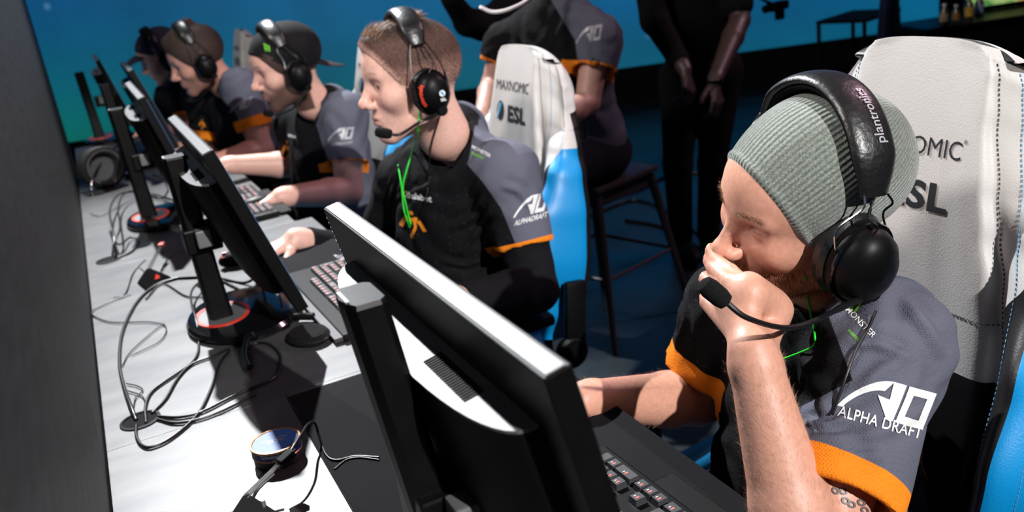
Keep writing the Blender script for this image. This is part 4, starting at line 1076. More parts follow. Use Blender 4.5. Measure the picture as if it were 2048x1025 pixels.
def headset(c, H2W, R, s, label, mic_px=None, font=True, boomside=1, lite=False, tilt=.0, rad=.094, drop=0, A0=1.12, bw=.024, rz=.123, ry=.094, cs=1.0):
    """over-ear headset in the head frame; the near (left) cup carries the microphone boom"""
    hp = np.array(c['head']); mt = basis(R[:, 0], R[:, 1], R[:, 2], hp, s)
    root = empty('headset', mtx=mt, label=label, cat='headset', group='headsets worn by the players')
    bpy.context.view_layer.update()
    ct, st = math.cos(tilt), math.sin(tilt)
    def B(a, r, x=0): # band point: a angle from the top, in the plane tilted about y
        zz = .018+drop+(r-rad+rz)*math.cos(a); yy = (r-rad+ry)*math.sin(a); return Vector((x*ct+zz*st-.0, yy, zz*ct-x*st))
    def lath(bm, aa, sec):
        rr = []
        for i, a in enumerate(aa):
            k = min(1, .62+.9*math.sin(PI*i/(len(aa)-1)))
            rr.append([bm.b.verts.new(B(a, rad+z*k, x*k)) for x, z in sec])
        n = len(sec)
        for P_, Q_ in zip(rr, rr[1:]):
            for k in range(n): bm.b.faces.new((P_[k], P_[(k+1) % n], Q_[(k+1) % n], Q_[k]))
        bm.b.faces.new(rr[0][::-1]); bm.b.faces.new(rr[-1])
    bm = MB(); sec = [(bw*math.cos(t), .012+.009*math.sin(t)) for t in np.linspace(0, 2*PI, 20, endpoint=False)]
    lath(bm, np.linspace(-A0, A0, 40), sec); bm.build('headband', MT['pad'], root, True)
    bm = MB(); sec = [(bw*.85*math.cos(t), .0035+.0045*math.sin(t)) for t in np.linspace(0, 2*PI, 12, endpoint=False)]
    lath(bm, np.linspace(-A0*.96, A0*.96, 40), sec); bm.build('inner_cushion', MT['foam'], root, True)
    for y in (1, -1):
        cc = Vector((-.004, y*.088, -.004)); rot = Matrix.Rotation(-y*PI/2, 4, 'X')
        tm = Matrix.Translation(cc) @ Matrix.Rotation(y*.10, 4, 'Z') @ rot @ Matrix.Diagonal((1.0*cs, 1.2*cs, cs, 1))
        MB().lathe([(.016, -.012), (.030, -.013), (.037, -.009), (.039, 0), (.036, .006), (.030, .008), (.016, .007)], mtx=tm, n=36).build('ear_cushion', MT['pad'], root, True)
        MB().lathe([(.034, .006), (.0365, .009), (.0365, .016), (.034, .020), (.0335, .023), (.031, .032), (.024, .040), (.013, .0445), (.0001, .046)], mtx=tm, n=40, cap=False).build('ear_cup', MT['blk'], root, True, 60)
        MB().lathe([(.0367, .0155), (.0375, .0175), (.0367, .0195)], mtx=tm, n=36, cap=False).build('cup_ring', MT['gloss'], root, True)
        for dx in (.019, -.019):
            e = B(y*A0*.99, rad+.012, dx*.8)
            b_ = smoothline([e, e+Vector((dx*.25, y*.004, -.012)), Vector((cc.x+dx*1.55, y*.101, .052)), Vector((cc.x+dx*1.75, y*.106, .028))], 5)
            MB().tube(b_, .0013, 6).build('wire_arm', MT['chrome'] if dx > 0 else MT['blk'], root, True)
            MB().tube([Vector((cc.x+dx*1.75, y*.107, .030)), Vector((cc.x+dx*1.75, y*.111, -.016))], .0024, 6).build('slider', MT['blk'], root, True)
        b_ = smoothline([B(y*A0*.98, rad+.012, 0), Vector((-.004, y*.112, .065)), Vector((-.014, y*.118, .05)), Vector((-.004, y*.116, .036))], 5)
        MB().tube(b_, .0014, 6).build('signal_wire', MT['rubber'], root, True)
    # boom
    y = boomside; j = Vector((-.012, y*.118, -.040))
    MB().lathe([(.010, -.010), (.0115, -.006), (.0115, .006), (.0085, .013)], mtx=Matrix.Translation(j) @ Matrix.Rotation(-y*PI/2, 4, 'X'), n=20).build('boom_joint', MT['blkm'], root, True)
    mic = Vector(c.get('mic', (.112, y*.045, -.085)))
    k1 = Vector(c.get('mick', (.045, y*.115, -.082)))
    L = smoothline([j+Vector((0, y*.006, 0)), j*.62+k1*.38+Vector((0, y*.004, -.002)), k1, mic*.72+k1*.28+Vector((.0, y*.012, -.006)), mic], 8)
    MB().tube(L, [.0040]*10+[.0030]*(len(L)-10), 8).build('boom', MT['rubber'], root, True)
    d = Vector(L[-1])-Vector(L[-4]); q = d.normalized().to_track_quat('Z', 'Y').to_matrix().to_4x4(); q.translation = mic
    MB().lathe([(.004, -.006), (.0085, -.004), (.0105, .004), (.0108, .018), (.009, .026), (.004, .029)], mtx=q, n=18).build('microphone', MT['foam'], root, True)
    if font:
        v, f, w, h_ = textmesh('plantronics', .008, 1.0); sc = .0145/h_
        if font == 'band':
            sc = .0175/h_; vv = [B(.46-(x*sc)/(rz+.02), rad+.0222-12*(y_*sc-.006)**2, y_*sc-.006) for x, y_ in v]
            pyd('lettering', vv, f, MT['inkS'], root)
        else:
            tm = Matrix.Translation((-.004, .088, -.004)) @ Matrix.Rotation(.10, 4, 'Z') @ Matrix.Rotation(-PI/2, 4, 'X')
            sc = .0085/h_; v, f, w, h_ = textmesh('plantronics', .02, 1.0); vv = []
            for x, y_ in v:
                r0 = .0295-(-y_*sc)*.0; a = PI*.0+x*sc/.034; rr_ = .031+y_*sc
                px_, pz_ = rr_*math.cos(a), rr_*math.sin(a)*1.2; zz = .0335+(.031-rr_)*.9
                vv.append(tm @ Vector((px_, pz_, zz)))
            pyd('lettering', vv, f, MT['inkR'], root)
            v, f, w, h_ = textmesh('ESL', .03); sc = .006/h_
            pyd('lettering', [(-.016+x*sc*-1+.0, .1352-.0, -.018+y_*sc) for x, y_ in v], f, MT['inkW'], root)
            MB().lathe([(.0001, 0), (.0062, 0), (.0062, .0008), (.0001, .0008)], mtx=Matrix.Translation((-.016, .1335, -.006)) @ Matrix.Rotation(-PI/2, 4, 'X'), n=20).build('emblem', MT['inkW'], root)
            MB().box((-.016, .1345, -.006), (.004, .0008, .009), rot=Matrix.Rotation(.5, 3, 'Y')).build('emblem_stripe', MT['inkB'], root)
    return root
def trousers(c, body, kneeL, kneeR, footL=None, footR=None):
    pel = np.array(c['pel']); f = SDF(np.min([pel, kneeL, kneeR, (kneeL[0], kneeL[1], 0.02)], 0)-.2, np.max([pel, kneeL, kneeR], 0)+.2, .011)
    f.ell(pel-np.array([0, 0, .04]), (.17, .19, .12), k=0)
    for sg, kn, ft in ((-1, kneeL, footL), (1, kneeR, footR)):
        a = pel+np.array([0, sg*.09, -.04]); kn = np.array(kn); f.cap(a, kn, .09, .062, k=.04)
        ft = np.array(ft if ft is not None else (kn[0]+.02, kn[1], .09)); f.cap(kn, ft, .06, .045, k=.02)
    V, F = f.mesh(); V = relax(V, F, 1); o = npmesh('trousers', V, F, MT['denim'], body)
    for kn, ft in ((kneeL, footL), (kneeR, footR)):
        kn = np.array(kn); ft = np.array(ft if ft is not None else (kn[0]+.02, kn[1], .09)); g = SDF(ft-np.array([.25, .08, .12]), ft+np.array([.1, .08, .08]), .008)
        g.ell(ft+np.array([-.06, 0, -.055]), (.13, .045, .035), k=0); g.half((0, 0, .004), (0, 0, -1)); V, F = g.mesh()
        if len(V): npmesh('shoe', V, F, MT['blkm'], body)
    return o

def cap_shell(R_, name, mtl, H2W, body, radii, cen, n, dcut, zmin, extra=(), h=.003, brim=0, cols=None, bump=0, relaxn=1, back=None):
    f = SDF((-.17, -.13, -.11), (.16, .13, .19), h); f.ell(cen, radii, k=0)
    for e in extra:
        if e[0] == 'e': f.ell(e[1], e[2], k=e[3])
        else: f.cap(e[1], e[2], e[3], e[4], k=e[5])
    n = np.array(n, float); n /= np.linalg.norm(n)
    f.half(n*dcut, n, k=.004); f.half((0, 0, zmin), (0, 0, -1), k=.006)
    if brim:
        g = SDF((-.17, -.13, -.11), (.16, .13, .19), h); g.ell(cen, np.array(radii)+brim, k=0)
        for e in extra:
            if e[0] == 'e': g.ell(e[1], np.array(e[2])+brim, k=e[3])
        g.half(n*(dcut+.003), n, k=.008); g.half(n*(dcut-.009), -n, k=.008); g.half((0, 0, zmin), (0, 0, -1), k=.006)
        f.d = np.minimum(f.d, g.d)
    V, F = f.mesh(); V = relax(V, F, relaxn, .4)
    c = cols(V) if cols else None
    o = npmesh(name, H2W(V), F, mtl, body, cols=c)
    return o, V, F
def beanie_mat():
    q = NT('ribbed knit'); a = q.n('ShaderNodeAttribute', attribute_name='rib'); no = q.noise(420, 4)
    r = q.ramp(no.outputs[0], [(.3, srgb(84, 92, 86)), (.7, srgb(134, 142, 134))])
    m = q.n('ShaderNodeMath', operation='SINE'); q.l(a.outputs['Fac'], m.inputs[0])
    rr = q.ramp(m.outputs[0], [(0, (.62, .62, .62, 1)), (.75, (1, 1, 1, 1))])
    mm = q.n('ShaderNodeMath', operation='MULTIPLY_ADD'); mm.inputs[1].default_value = .5; mm.inputs[2].default_value = .5; q.l(m.outputs[0], mm.inputs[0])
    q.l(mm.outputs[0], rr.inputs[0])
    mu = q.n('ShaderNodeMix', data_type='RGBA', blend_type='MULTIPLY'); mu.inputs[0].default_value = 1; q.l(r.outputs[0], mu.inputs[6]); q.l(rr.outputs[0], mu.inputs[7])
    q.l(mu.outputs[2], q.b.inputs['Base Color']); q.b.inputs['Roughness'].default_value = .9; q.b.inputs['Sheen Weight'].default_value = .3
    ad = q.n('ShaderNodeMath', operation='MULTIPLY_ADD'); ad.inputs[1].default_value = 1.0; q.l(mm.outputs[0], ad.inputs[0]); q.l(no.outputs[0], ad.inputs[2])
    q.bump(ad.outputs[0], .8, .0016); return q.m
def hairs(name, roots, dirs, L, w, m, parent, H2W=None, bend=.3, jit=.25):
    V = []; F = []
    for p, d in zip(roots, dirs):
        d = U(np.array(d)+rng.normal(0, jit, 3)); s_ = U(np.cross(d, rng.normal(0, 1, 3)))*w; l = L*rng.uniform(.6, 1.3); q = p+d*l*.55; e = q+U(d+np.array([0, 0, -bend]))*l*.5
        b = len(V); V += [p-s_, p+s_, q+s_*.7, q-s_*.7, e]; F += [(b, b+1, b+2, b+2), (b, b+2, b+3, b+3), (b+3, b+2, b+4, b+4)]
    V = np.array(V); F = [tuple(dict.fromkeys(f)) for f in F]
    if H2W: V = H2W(V)
    o = pyd(name, V, F, m, parent); o['kind'] = 'stuff'; return o
A_ = lambda *a: tuple(map(float, at(*a)))

#@@P1
P1 = dict(label='player in a grey knit cap resting his chin on his hand, nearest at the right', group='players in dark jerseys',
    head=(.894, .848, 1.047), fwd=(-.9826, .1775, -.12), up=(-.1071, -.3052, .9463), hs=1.04, hres=.0022, tone=(.58, .30, .213),
    closed=True, stub=.55, stubc=(.42, .17, .07), brow=(.34, .19, .11), browamt=.75, jaw=1.05,
    shL=A_(1772, 680, .755), shR=A_(1470, 610, 1.08), elL=A_(1612, 1140, .66), elR=A_(1395, 800, 1.12),
    wrL=A_(1503, 700, .755), wrR=A_(1165, 800, 1.06), nb=(.978, .903, .872), pel=(1.0, .93, .50), bs=.92,
    ar=1.05, ares=dict(L=.0027, R=.004), cuff=.70, hem=.034, sr=1.14, nk=1.0, wrinkle=.004)
P1['handL'] = dict(s=1.02, kn=[A_(1496, 572, .795), A_(1462, 566, .812), A_(1434, 580, .835), A_(1416, 605, .858)],
    fg=[[A_(1462, 543, .835), A_(1432, 520, .868), A_(1418, 496, .885)], [A_(1428, 537, .865), A_(1406, 500, .90), A_(1410, 452, .92)],
        [A_(1408, 555, .885), A_(1397, 520, .915), A_(1402, 478, .93)], [A_(1404, 585, .90), A_(1396, 560, .925), A_(1400, 530, .94)]],
    th=[A_(1552, 650, .80), A_(1556, 625, .835), A_(1530, 602, .868)], pad=(A_(1532, 690, .765), A_(1556, 622, .80), .014), web=(A_(1500, 590, .79), A_(1538, 606, .80), .022))
P1['handR'] = dict(fwd=(-1, .0, -.1), nrm=(0, .1, 1), side=-1, bends=(.3, .3, .2))
P1['neckc'] = tuple((np.array((-.045, 0, -.13))*1.04) @ frame_R(P1['fwd'], P1['up']).T+np.array(P1['head']))
P1['folds'] = [([(1590, 800), (1680, 790), (1760, 745), (1830, 700)], .008, .0045), ([(1620, 870), (1700, 880), (1790, 850), (1880, 790)], .008, .0045),
    ([(1680, 905), (1770, 915), (1850, 880)], .007, .004), ([(1610, 840), (1650, 850), (1700, 835)], .005, .006), ([(1620, 700), (1650, 640), (1700, 600)], .006, .005),
    ([(1600, 720), (1640, 780), (1655, 840)], .010, .006), ([(1570, 720), (1580, 800), (1600, 880)], .009, .010), ([(1800, 600), (1850, 650), (1885, 720)], .008, .006),
    ([(1380, 560), (1370, 640), (1350, 700)], .007, .006), ([(1440, 860), (1425, 930), (1400, 1000)], .010, .006), ([(1450, 940), (1430, 1000)], .008, .008), ([(1700, 690), (1760, 690), (1820, 720)], .006, .005)]
P1['lineL'] = dict(pts=[A_(1640, 600, .82), A_(1660, 640, .8), A_(1705, 760, .72), A_(1590, 830, .66), A_(1560, 1100, .6)], axis=ray(1680, 700), sign=-1)
P1['black'] = [(A_(1880, 620, .80), A_(1905, 760, .74), .012), (A_(1905, 760, .74), A_(1880, 900, .68), .014), (A_(1880, 900, .68), A_(1800, 1030, .64), .014)]
P1['orange'] = [(A_(1840, 900, .80), A_(1800, 1060, .82), .02)]
b1, H1, R1, s1 = person(P1)
j1, v1, T1 = jersey(P1, b1, .0042)
bm_, bV, bF = cap_shell(None, 'knit_cap', beanie_mat(), H1, b1, (.110, .087, .090), (-.012, 0, .052), (.90, 0, -.434), .031, -.060,
    extra=[('e', (-.075, 0, .055), (.055, .066, .066), .04), ('e', (-.03, 0, .085), (.075, .07, .058), .03)], h=.0025, brim=.003)
ang = np.arctan2(bV[:, 1], (bV[:, 2]-.05)*.9+.001*0+ (bV[:, 0]+.02)*.45)
at_ = bm_.data.attributes.new('rib', 'FLOAT', 'POINT'); at_.data.foreach_set('value', (ang*95).astype(np.float32))
# beard and moustache
Vh, Fh = head_sdf(None, None, 1, .004, closed=True, jaw=1.05)
X, Y, Z = Vh.T
w = ((Z < -.03-.25*(X-.05)) & (X > -.01) & (Z > -.105)) | ((np.abs(Z+.034) < .006) & (X > .08) & (np.abs(Y) < .026))
w &= ~((np.abs(Y) < .022) & (np.abs(Z+.048) < .008) & (X > .08))
idx = np.repeat(np.where(w)[0], 3); nrmv = U(np.array([1, 0, 0])); rt = Vh[idx]+rng.normal(0, .0018, (len(idx), 3)); dr = rt-np.array([.02, 0, -.03]); dr /= np.linalg.norm(dr, axis=1)[:, None]; dr = dr*.7+np.array([.1, 0, -.55])
hairs('beard', rt, dr, .0065, .00022, mat('ginger hair', (112, 64, 38), .6, noise=(200, .3)), b1, H1)
# eyelashes and brow hair
for nm, zc, yc, L_ in (('eyebrow', .043, .031, .006),):
    n_ = 260; yy = rng.uniform(.010, .047, n_)*rng.choice([1, -1], n_); ny = (np.abs(yy)-.01)/.036
    bt = BVHTree.FromPolygons([Vector(v) for v in Vh], [tuple(f) for f in Fh]); rt = []; dd = []
    for y_, k_ in zip(yy, ny):
        z_ = .043+.006*math.sin(k_*2.4)+rng.normal(0, .0018); r = bt.ray_cast(Vector((.2, y_, z_)), Vector((-1, 0, 0)))
        if r[0] is not None: rt.append(np.array(r[0])); dd.append(np.array([.25, .8*np.sign(y_), .15+.3*(1-k_)]))
    hairs(nm, np.array(rt), dd, L_, .0002, mat('sandy hair', (120, 84, 58), .6, noise=(200, .3)), b1, H1, bend=.1)
nv_ = len(b1.data.vertices); co = np.empty(nv_*3, np.float32); b1.data.vertices.foreach_get('co', co); co = co.reshape(-1, 3); nn = np.empty(nv_*3, np.float32); b1.data.vertices.foreach_get('normal', nn); nn = nn.reshape(-1, 3)
for k, cnt in (('L', 2600), ('R', 1500)):
    e_, w_ = np.array(P1['el'+k]), np.array(P1['wr'+k]); d_ = w_-e_; L_ = np.linalg.norm(d_); d_ /= L_; t_ = (co-e_) @ d_; r_ = np.linalg.norm(co-e_-t_[:, None]*d_, axis=1)
    ii = np.where((t_ > .0) & (t_ < L_*.95) & (r_ < .065))[0]; ii = rng.choice(ii, min(cnt, len(ii)), replace=False)
    hairs('arm_hair', co[ii], nn[ii]*.35+d_*.9, .009, .00009, mat('fine fair hair', (178, 140, 112), .6, noise=(200, .2)), b1, None, bend=.2, jit=.2)
bpy.context.view_layer.update()
print_on(j1, v1, 1773, 801, AD(), 184, (165, 45), MT['inkW'], ydir_px=(15, -52), height=.42)
print_on(j1, v1, 1760, 845, textmesh('ALPHA DRAFT', .012, 1.05), 172, (160, 44), MT['inkW'], ydir_px=(10, -40), height=.13)
print_on(j1, v1, 1722, 645, textmesh('MONSTER', .01), 78, (40, 42), MT['inkW'], ydir_px=(24, -20))
print_on(j1, v1, 1708, 672, textmesh('ENERGY', .01), 30, (24, 26), MT['inkG'], ydir_px=(24, -20))
print_on(j1, v1, 1706, 612, mlogo(), 26, (20, 16), MT['inkG'], ydir_px=(12, -20))
toh = lambda P_, R_, p: tuple(((np.array(p)-np.array(P_['head'])) @ R_)/P_['hs'])
P1['mic'] = toh(P1, R1, at(1446, 600, .705)); P1['mick'] = toh(P1, R1, at(1590, 655, .70))
hs1 = headset(P1, H1, R1, s1, 'large black headset with boom microphone on the man in the knit cap', font='band', tilt=-.22, A0=1.12, bw=.028, rz=.139, ry=.104, cs=1.2)

#@@P2
P2 = dict(label='short haired player with fair skin and black arm sleeves, second from the right', group='players in dark jerseys',
    head=(.797, 1.986, 1.137), fwd=(-.993, .06, -.05), up=(-.0487, .0074, .9999), hs=1.11, hres=.0028, tone=(.66, .40, .325),
    jaw=1.12, eye=.0034, brow=(.30, .18, .13), browamt=.7, shL=A_(1015, 345, 1.82), shR=A_(812, 355, 2.22), elL=A_(1072, 580, 1.74), elR=A_(745, 515, 2.34),
    wrL=A_(905, 605, 1.62), wrR=A_(590, 478, 2.26), nb=(.892, 2.03, .998), pel=(.87, 2.06, .50), ar=1.08, cuff=.62, hem=.012, sr=1.04, nk=1.05, wrinkle=.0035)
P2['handR'] = dict(fwd=(-1, -.1, -.25), nrm=(-.2, -.1, 1), side=-1, bends=(.35, .35, .3), s=.95)
P2['handL'] = dict(fwd=(-1, .1, -.1), nrm=(0, 0, 1), side=1)
P2['neckc'] = tuple((np.array((-.045, 0, -.13))*1.11) @ frame_R(P2['fwd'], P2['up']).T+np.array(P2['head']))
P2['lineL'] = dict(pts=[A_(895, 285, 1.95), A_(965, 365, 1.9), A_(1000, 415, 1.87), A_(1040, 515, 1.83), A_(1060, 600, 1.8)], axis=ray(960, 380), sign=-1)
P2['folds'] = [([(970, 390), (950, 430), (900, 460)], .008, .008), ([(985, 420), (950, 470), (920, 510)], .007, .008), ([(1000, 460), (970, 500)], .006, .006),
    ([(1000, 370), (1040, 385), (1070, 430)], .008, .006), ([(880, 330), (860, 370), (790, 400)], .008, .006), ([(960, 520), (930, 530), (880, 520)], .007, .007), ([(800, 330), (790, 370), (775, 420)], .008, .008)]
b2, H2, R2, s2 = person(P2)
j2, v2, T2 = jersey(P2, b2, .005)
def hair_col(sk, hr, top):
    sk, hr, top = map(np.array, (sk, hr, top))
    def fn(V):
        t = np.clip((V[:, 2]+.01)/.07, 0, 1)[:, None]; fr_ = np.clip((V[:, 2]-.10)/.02, 0, 1)[:, None]
        c = sk*(1-t)+hr*t; c = c*(1-fr_)+top*fr_
        e = np.clip((.031-(V[:, 0]*.86-V[:, 2]*.51))/.013, 0, 1)[:, None]*(.3+.7*t); return c*e+np.array((.60, .355, .285))*(1-e)
    return fn
def hairc_mat(name, sc=(.25, 1, .6)):
    q = NT(name); a = q.n('ShaderNodeAttribute', attribute_name='col'); no = q.noise(240, 4)
    r = q.ramp(no.outputs[0], [(.32, (.6, .6, .6, 1)), (.68, (1.2, 1.2, 1.2, 1))]); mu = q.n('ShaderNodeMix', data_type='RGBA', blend_type='MULTIPLY'); mu.inputs[0].default_value = 1
    q.l(a.outputs['Color'], mu.inputs[6]); q.l(r.outputs[0], mu.inputs[7]); q.l(mu.outputs[2], q.b.inputs['Base Color']); q.b.inputs['Roughness'].default_value = .7; q.b.inputs['Specular IOR Level'].default_value = .2
    q.bump(no.outputs[0], .5, .0012); return q.m
HC = hairc_mat('short hair')
ho, hV, hF = cap_shell(None, 'hair', HC, H2, b2, (.1035, .0795, .0885), (-.008, 0, .050), (.86, 0, -.51), .031, -.045,
    extra=[('e', (.029, 0, .052), (.0635, .0675, .0635), .03), ('c', (.072, .026, .108), (-.02, .028, .126), .012, .012, .02), ('c', (.072, -.026, .108), (-.02, -.028, .126), .012, .012, .02), ('c', (.080, 0, .106), (-.03, 0, .130), .013, .011, .02)],
    cols=hair_col((.25, .125, .10), (.085, .045, .035), (.030, .017, .013)))
n_ = 3600; rt = np.stack([rng.uniform(-.02, .092, n_), rng.uniform(-.045, .045, n_), np.full(n_, .19)], 1)
bt = BVHTree.FromPolygons([Vector(v) for v in hV], [tuple(f) for f in hF]); r2 = []
for p in rt:
    r = bt.ray_cast(Vector(p), Vector((0, 0, -1)))
    if r[0] is not None and r[0].z > .09: r2.append(np.array(r[0])-np.array([0, 0, .002]))
hairs('hair_strands', r2, [np.array([-1, 0, 0.18 if p[0] < .065 else .75]) for p in r2], .027, .0006, mat('light brown hair', (104, 74, 56), .5, noise=(200, .35)), b2, H2, bend=.25, jit=.2)
sd = hV[(hV[:, 2] > -.03) & (hV[:, 2] < .115) & (np.abs(hV[:, 1]) > .03)]; sd = sd[rng.choice(len(sd), min(4500, len(sd)), replace=False)]
hairs('side_hair', sd, [np.array([-.35, .55*np.sign(p[1]), -.5]) for p in sd], .0065, .0003, mat('dark short hair', (70, 46, 38), .6, noise=(200, .35)), b2, H2, bend=.1, jit=.2)
# compression sleeves
def arm_sleeve(c, body, k, ext=.004, upto=.93):
    sh = np.array(c['sh'+k]); e = np.array(c['el'+k]); w = np.array(c['wr'+k]); ar = c.get('ar', 1); f = SDF(np.min([sh, e, w], 0)-.1, np.max([sh, e, w], 0)+.1, .0045)
    mm = e+(w-e)*.28; w2 = e+(w-e)*upto; d = U(w-e)
    f.cap(sh+(e-sh)*.4, e, .052*ar+ext, .045*ar+ext, k=0).cap(e, mm, .044*ar+ext, .045*ar+ext, k=.012).cap(mm, w2+d*.03, .045*ar+ext, .0295*ar+ext, k=.012, plane=(w2, d))
    S, (X, Y, Z) = f.sl(f.lo, f.lo+f.n*f.h); f.d += (.0016*np.sin(X*95+Z*60+3*np.sin(Y*20))*np.sin(X*30-Z*40)).astype(np.float32)
    V, F = f.mesh(); V = relax(V, F, 1); return npmesh('arm_sleeve', V, F, MT['darkcloth'], body)
arm_sleeve(P2, b2, 'L'); arm_sleeve(P2, b2, 'R', upto=.86)
bpy.context.view_layer.update()
print_on(j2, v2, 1062, 410, AD(), 66, (50, -12), MT['inkW'], ydir_px=(8, -40), height=.6)
print_on(j2, v2, 1062, 438, textmesh('ALPHADRAFT', .012), 68, (50, -14), MT['inkW'], ydir_px=(8, -30), height=.17)
print_on(j2, v2, 932, 292, mlogo(), 24, (20, 8), MT['inkG'], ydir_px=(4, -24))
print_on(j2, v2, 963, 303, textmesh('MONSTER', .012), 42, (34, 18), MT['inkW'], ydir_px=(8, -22))
print_on(j2, v2, 956, 312, textmesh('ENERGY', .01), 26, (30, 14), MT['inkG'], ydir_px=(8, -22))
print_on(j2, v2, 838, 394, textmesh('dafabet', .012), 52, (32, 6), MT['inkW'], ydir_px=(-2, -26))
print_on(j2, v2, 813, 389, polym([[[[math.cos(a), math.sin(a)] for a in np.linspace(0, 2*PI, 20)], [[.7*math.cos(a), .7*math.sin(a)] for a in np.linspace(0, 2*PI, 20)]]]), 12, (20, 4), MT['inkY'], ydir_px=(-2, -20))
print_on(j2, v2, 824, 450, swirl(), 58, (36, 10), MT['inkO'], ydir_px=(-4, -36))
P2['mic'] = toh(P2, R2, at(778, 268, 1.87)); P2['mick'] = toh(P2, R2, at(842, 243, 1.875))
headset(P2, H2, R2, s2, 'black headset with red lettering on the short haired player', font='cup', tilt=-.02, A0=1.0)

#@@P345
P3 = dict(label='bearded player in a black backwards cap, third from the right', group='players in dark jerseys',
    head=(.734, 3.044, 1.113), fwd=(-.985, -.0391, -.15), up=(-.15, -.04, .99), hs=1.08, hres=.004, tone=(.62, .36, .29), eye=.003,
    jaw=1.08, stub=.95, stubc=(.07, .035, .025), brow=(.10, .06, .05), shL=A_(690, 225, 2.93), shR=A_(590, 245, 3.24), elL=A_(698, 382, 2.86), elR=A_(600, 330, 3.3),
    wrL=A_(560, 395, 2.78), wrR=A_(452, 330, 3.28), nb=(.835, 3.07, .978), pel=(.84, 3.1, .50), ar=1.1, cuff=.64, hem=.004, sr=1.04, nk=1.0, wrinkle=.004)
P3['handL'] = dict(fwd=(-1, .0, -.15), nrm=(-.2, 0, 1), side=1, bends=(.3, .4, .3)); P3['handR'] = dict(fwd=(-1, -.1, -.15), nrm=(-.2, -.1, 1), side=-1)
P3['neckc'] = tuple((np.array((-.045, 0, -.13))*1.08) @ frame_R(P3['fwd'], P3['up']).T+np.array(P3['head']))
P3['lineL'] = dict(pts=[A_(620, 195, 2.98), A_(625, 225, 2.95), A_(645, 290, 2.9), A_(665, 340, 2.88)], axis=ray(640, 260), sign=-1)
b3, H3, R3, s3 = person(P3); j3, v3, _ = jersey(P3, b3, .0065)
def hairs_short(H, b, top, extra=(), nm='hair', col=None, dcut=.031, zmin=-.05, radii=(.105, .081, .091), h=.004):
    return cap_shell(None, nm, HC, H, b, radii, (-.008, 0, .050), (.86, 0, -.51), dcut, zmin, extra=[('e', (.029, 0, .052), (.064, .068, .064), .03), *extra], cols=lambda V: np.tile(np.array(top), (len(V), 1)), h=h)
hairs_short(H3, b3, (.05, .03, .025), zmin=-.06)
cap3, cV, cF = cap_shell(None, 'backwards_cap', mat('black cap cloth', (16, 16, 18), .85, bump=(400, .5), noise=(30, .2)), H3, b3, (.112, .087, .092), (-.012, 0, .058), (.62, 0, -.78), -.012, .0, h=.004, brim=.002)
bm = MB(); n_ = 12; up_ = []; dn_ = []
for i in range(n_+1):
    a = -1.05+2.1*i/n_; ce = (-.10-.075*math.cos(a*1.45)**1*max(0, 1), .085*math.sin(a), -.005-.030*math.cos(a*1.45)); ri = (-.098+.05*(1-math.cos(a)), .085*math.sin(a), .012)
    up_.append([bm.b.verts.new(ri), bm.b.verts.new(ce)]); dn_.append([bm.b.verts.new((ri[0], ri[1], ri[2]-.004)), bm.b.verts.new((ce[0], ce[1], ce[2]-.004))])
for i in range(n_):
    bm.b.faces.new((up_[i][0], up_[i][1], up_[i+1][1], up_[i+1][0])); bm.b.faces.new((dn_[i][0], dn_[i+1][0], dn_[i+1][1], dn_[i][1]))
    bm.b.faces.new((up_[i][1], dn_[i][1], dn_[i+1][1], up_[i+1][1])); bm.b.faces.new((up_[i][0], up_[i+1][0], dn_[i+1][0], dn_[i][0]))
bmesh.ops.transform(bm.b, matrix=basis(R3[:, 0], R3[:, 1], R3[:, 2], P3['head'], s3), verts=bm.b.verts)
bm.build('cap_peak', mat('cap peak cloth', (34, 24, 28), .8, bump=(400, .4), noise=(30, .2)), cap3, True)
bpy.context.view_layer.update(); cb3 = bvh_of(cap3)
print_on(cap3, cb3, 534, 97, mlogo(), 13, (9, 4), MT['inkG'], ydir_px=(-2, -10), name='print')
print_on(j3, v3, 682, 268, AD(), 50, (34, -3), MT['inkS'], ydir_px=(4, -26), height=.5)
print_on(j3, v3, 684, 287, textmesh('ALPHADRAFT', .012), 44, (34, -3), MT['inkS'], ydir_px=(4, -20), height=.14)
print_on(j3, v3, 574, 305, swirl(), 26, (14, 3), MT['inkO'], ydir_px=(0, -26), height=1.9)
print_on(j3, v3, 584, 272, textmesh('dafabet', .02), 16, (12, 3), MT['inkW'], ydir_px=(0, -16), height=.4)
P3['mic'] = (.105, .05, -.09); headset(P3, H3, R3, s3, 'black headset over the backwards cap', font=None, A0=1.0, rz=.128, ry=.098, tilt=.12)

P4 = dict(label='dark haired player bending towards his monitor, fourth from the right', group='players in dark jerseys',
    head=(.575, 4.0, 1.12), fwd=(-.95, .0, -.28), up=(-.28, -.10, .95), hs=1.10, hres=.005, tone=(.52, .27, .20), eye=.002,
    stub=.6, stubc=(.12, .06, .04), brow=(.05, .03, .03), shL=A_(478, 172, 3.86), shR=A_(400, 190, 4.2), elL=A_(525, 300, 3.8), elR=A_(420, 300, 4.3),
    wrL=A_(425, 325, 3.74), wrR=A_(350, 300, 4.25), nb=(.685, 4.03, .99), pel=(.80, 4.15, .50), ar=1.15, cuff=.66, hem=.045, sr=1.12, wrinkle=.005)
P4['handL'] = dict(fwd=(-1, .1, -.1), nrm=(0, 0, 1), side=1); P4['handR'] = dict(fwd=(-1, -.1, -.1), nrm=(0, 0, 1), side=-1)
P4['neckc'] = tuple((np.array((-.045, 0, -.13))*1.1) @ frame_R(P4['fwd'], P4['up']).T+np.array(P4['head']))
P4['lineL'] = dict(pts=[A_(432, 150, 3.95), A_(436, 190, 3.9), A_(470, 225, 3.85), A_(492, 268, 3.82)], axis=ray(460, 200), sign=-1)
b4, H4, R4, s4 = person(P4); j4, v4, _ = jersey(P4, b4, .008)
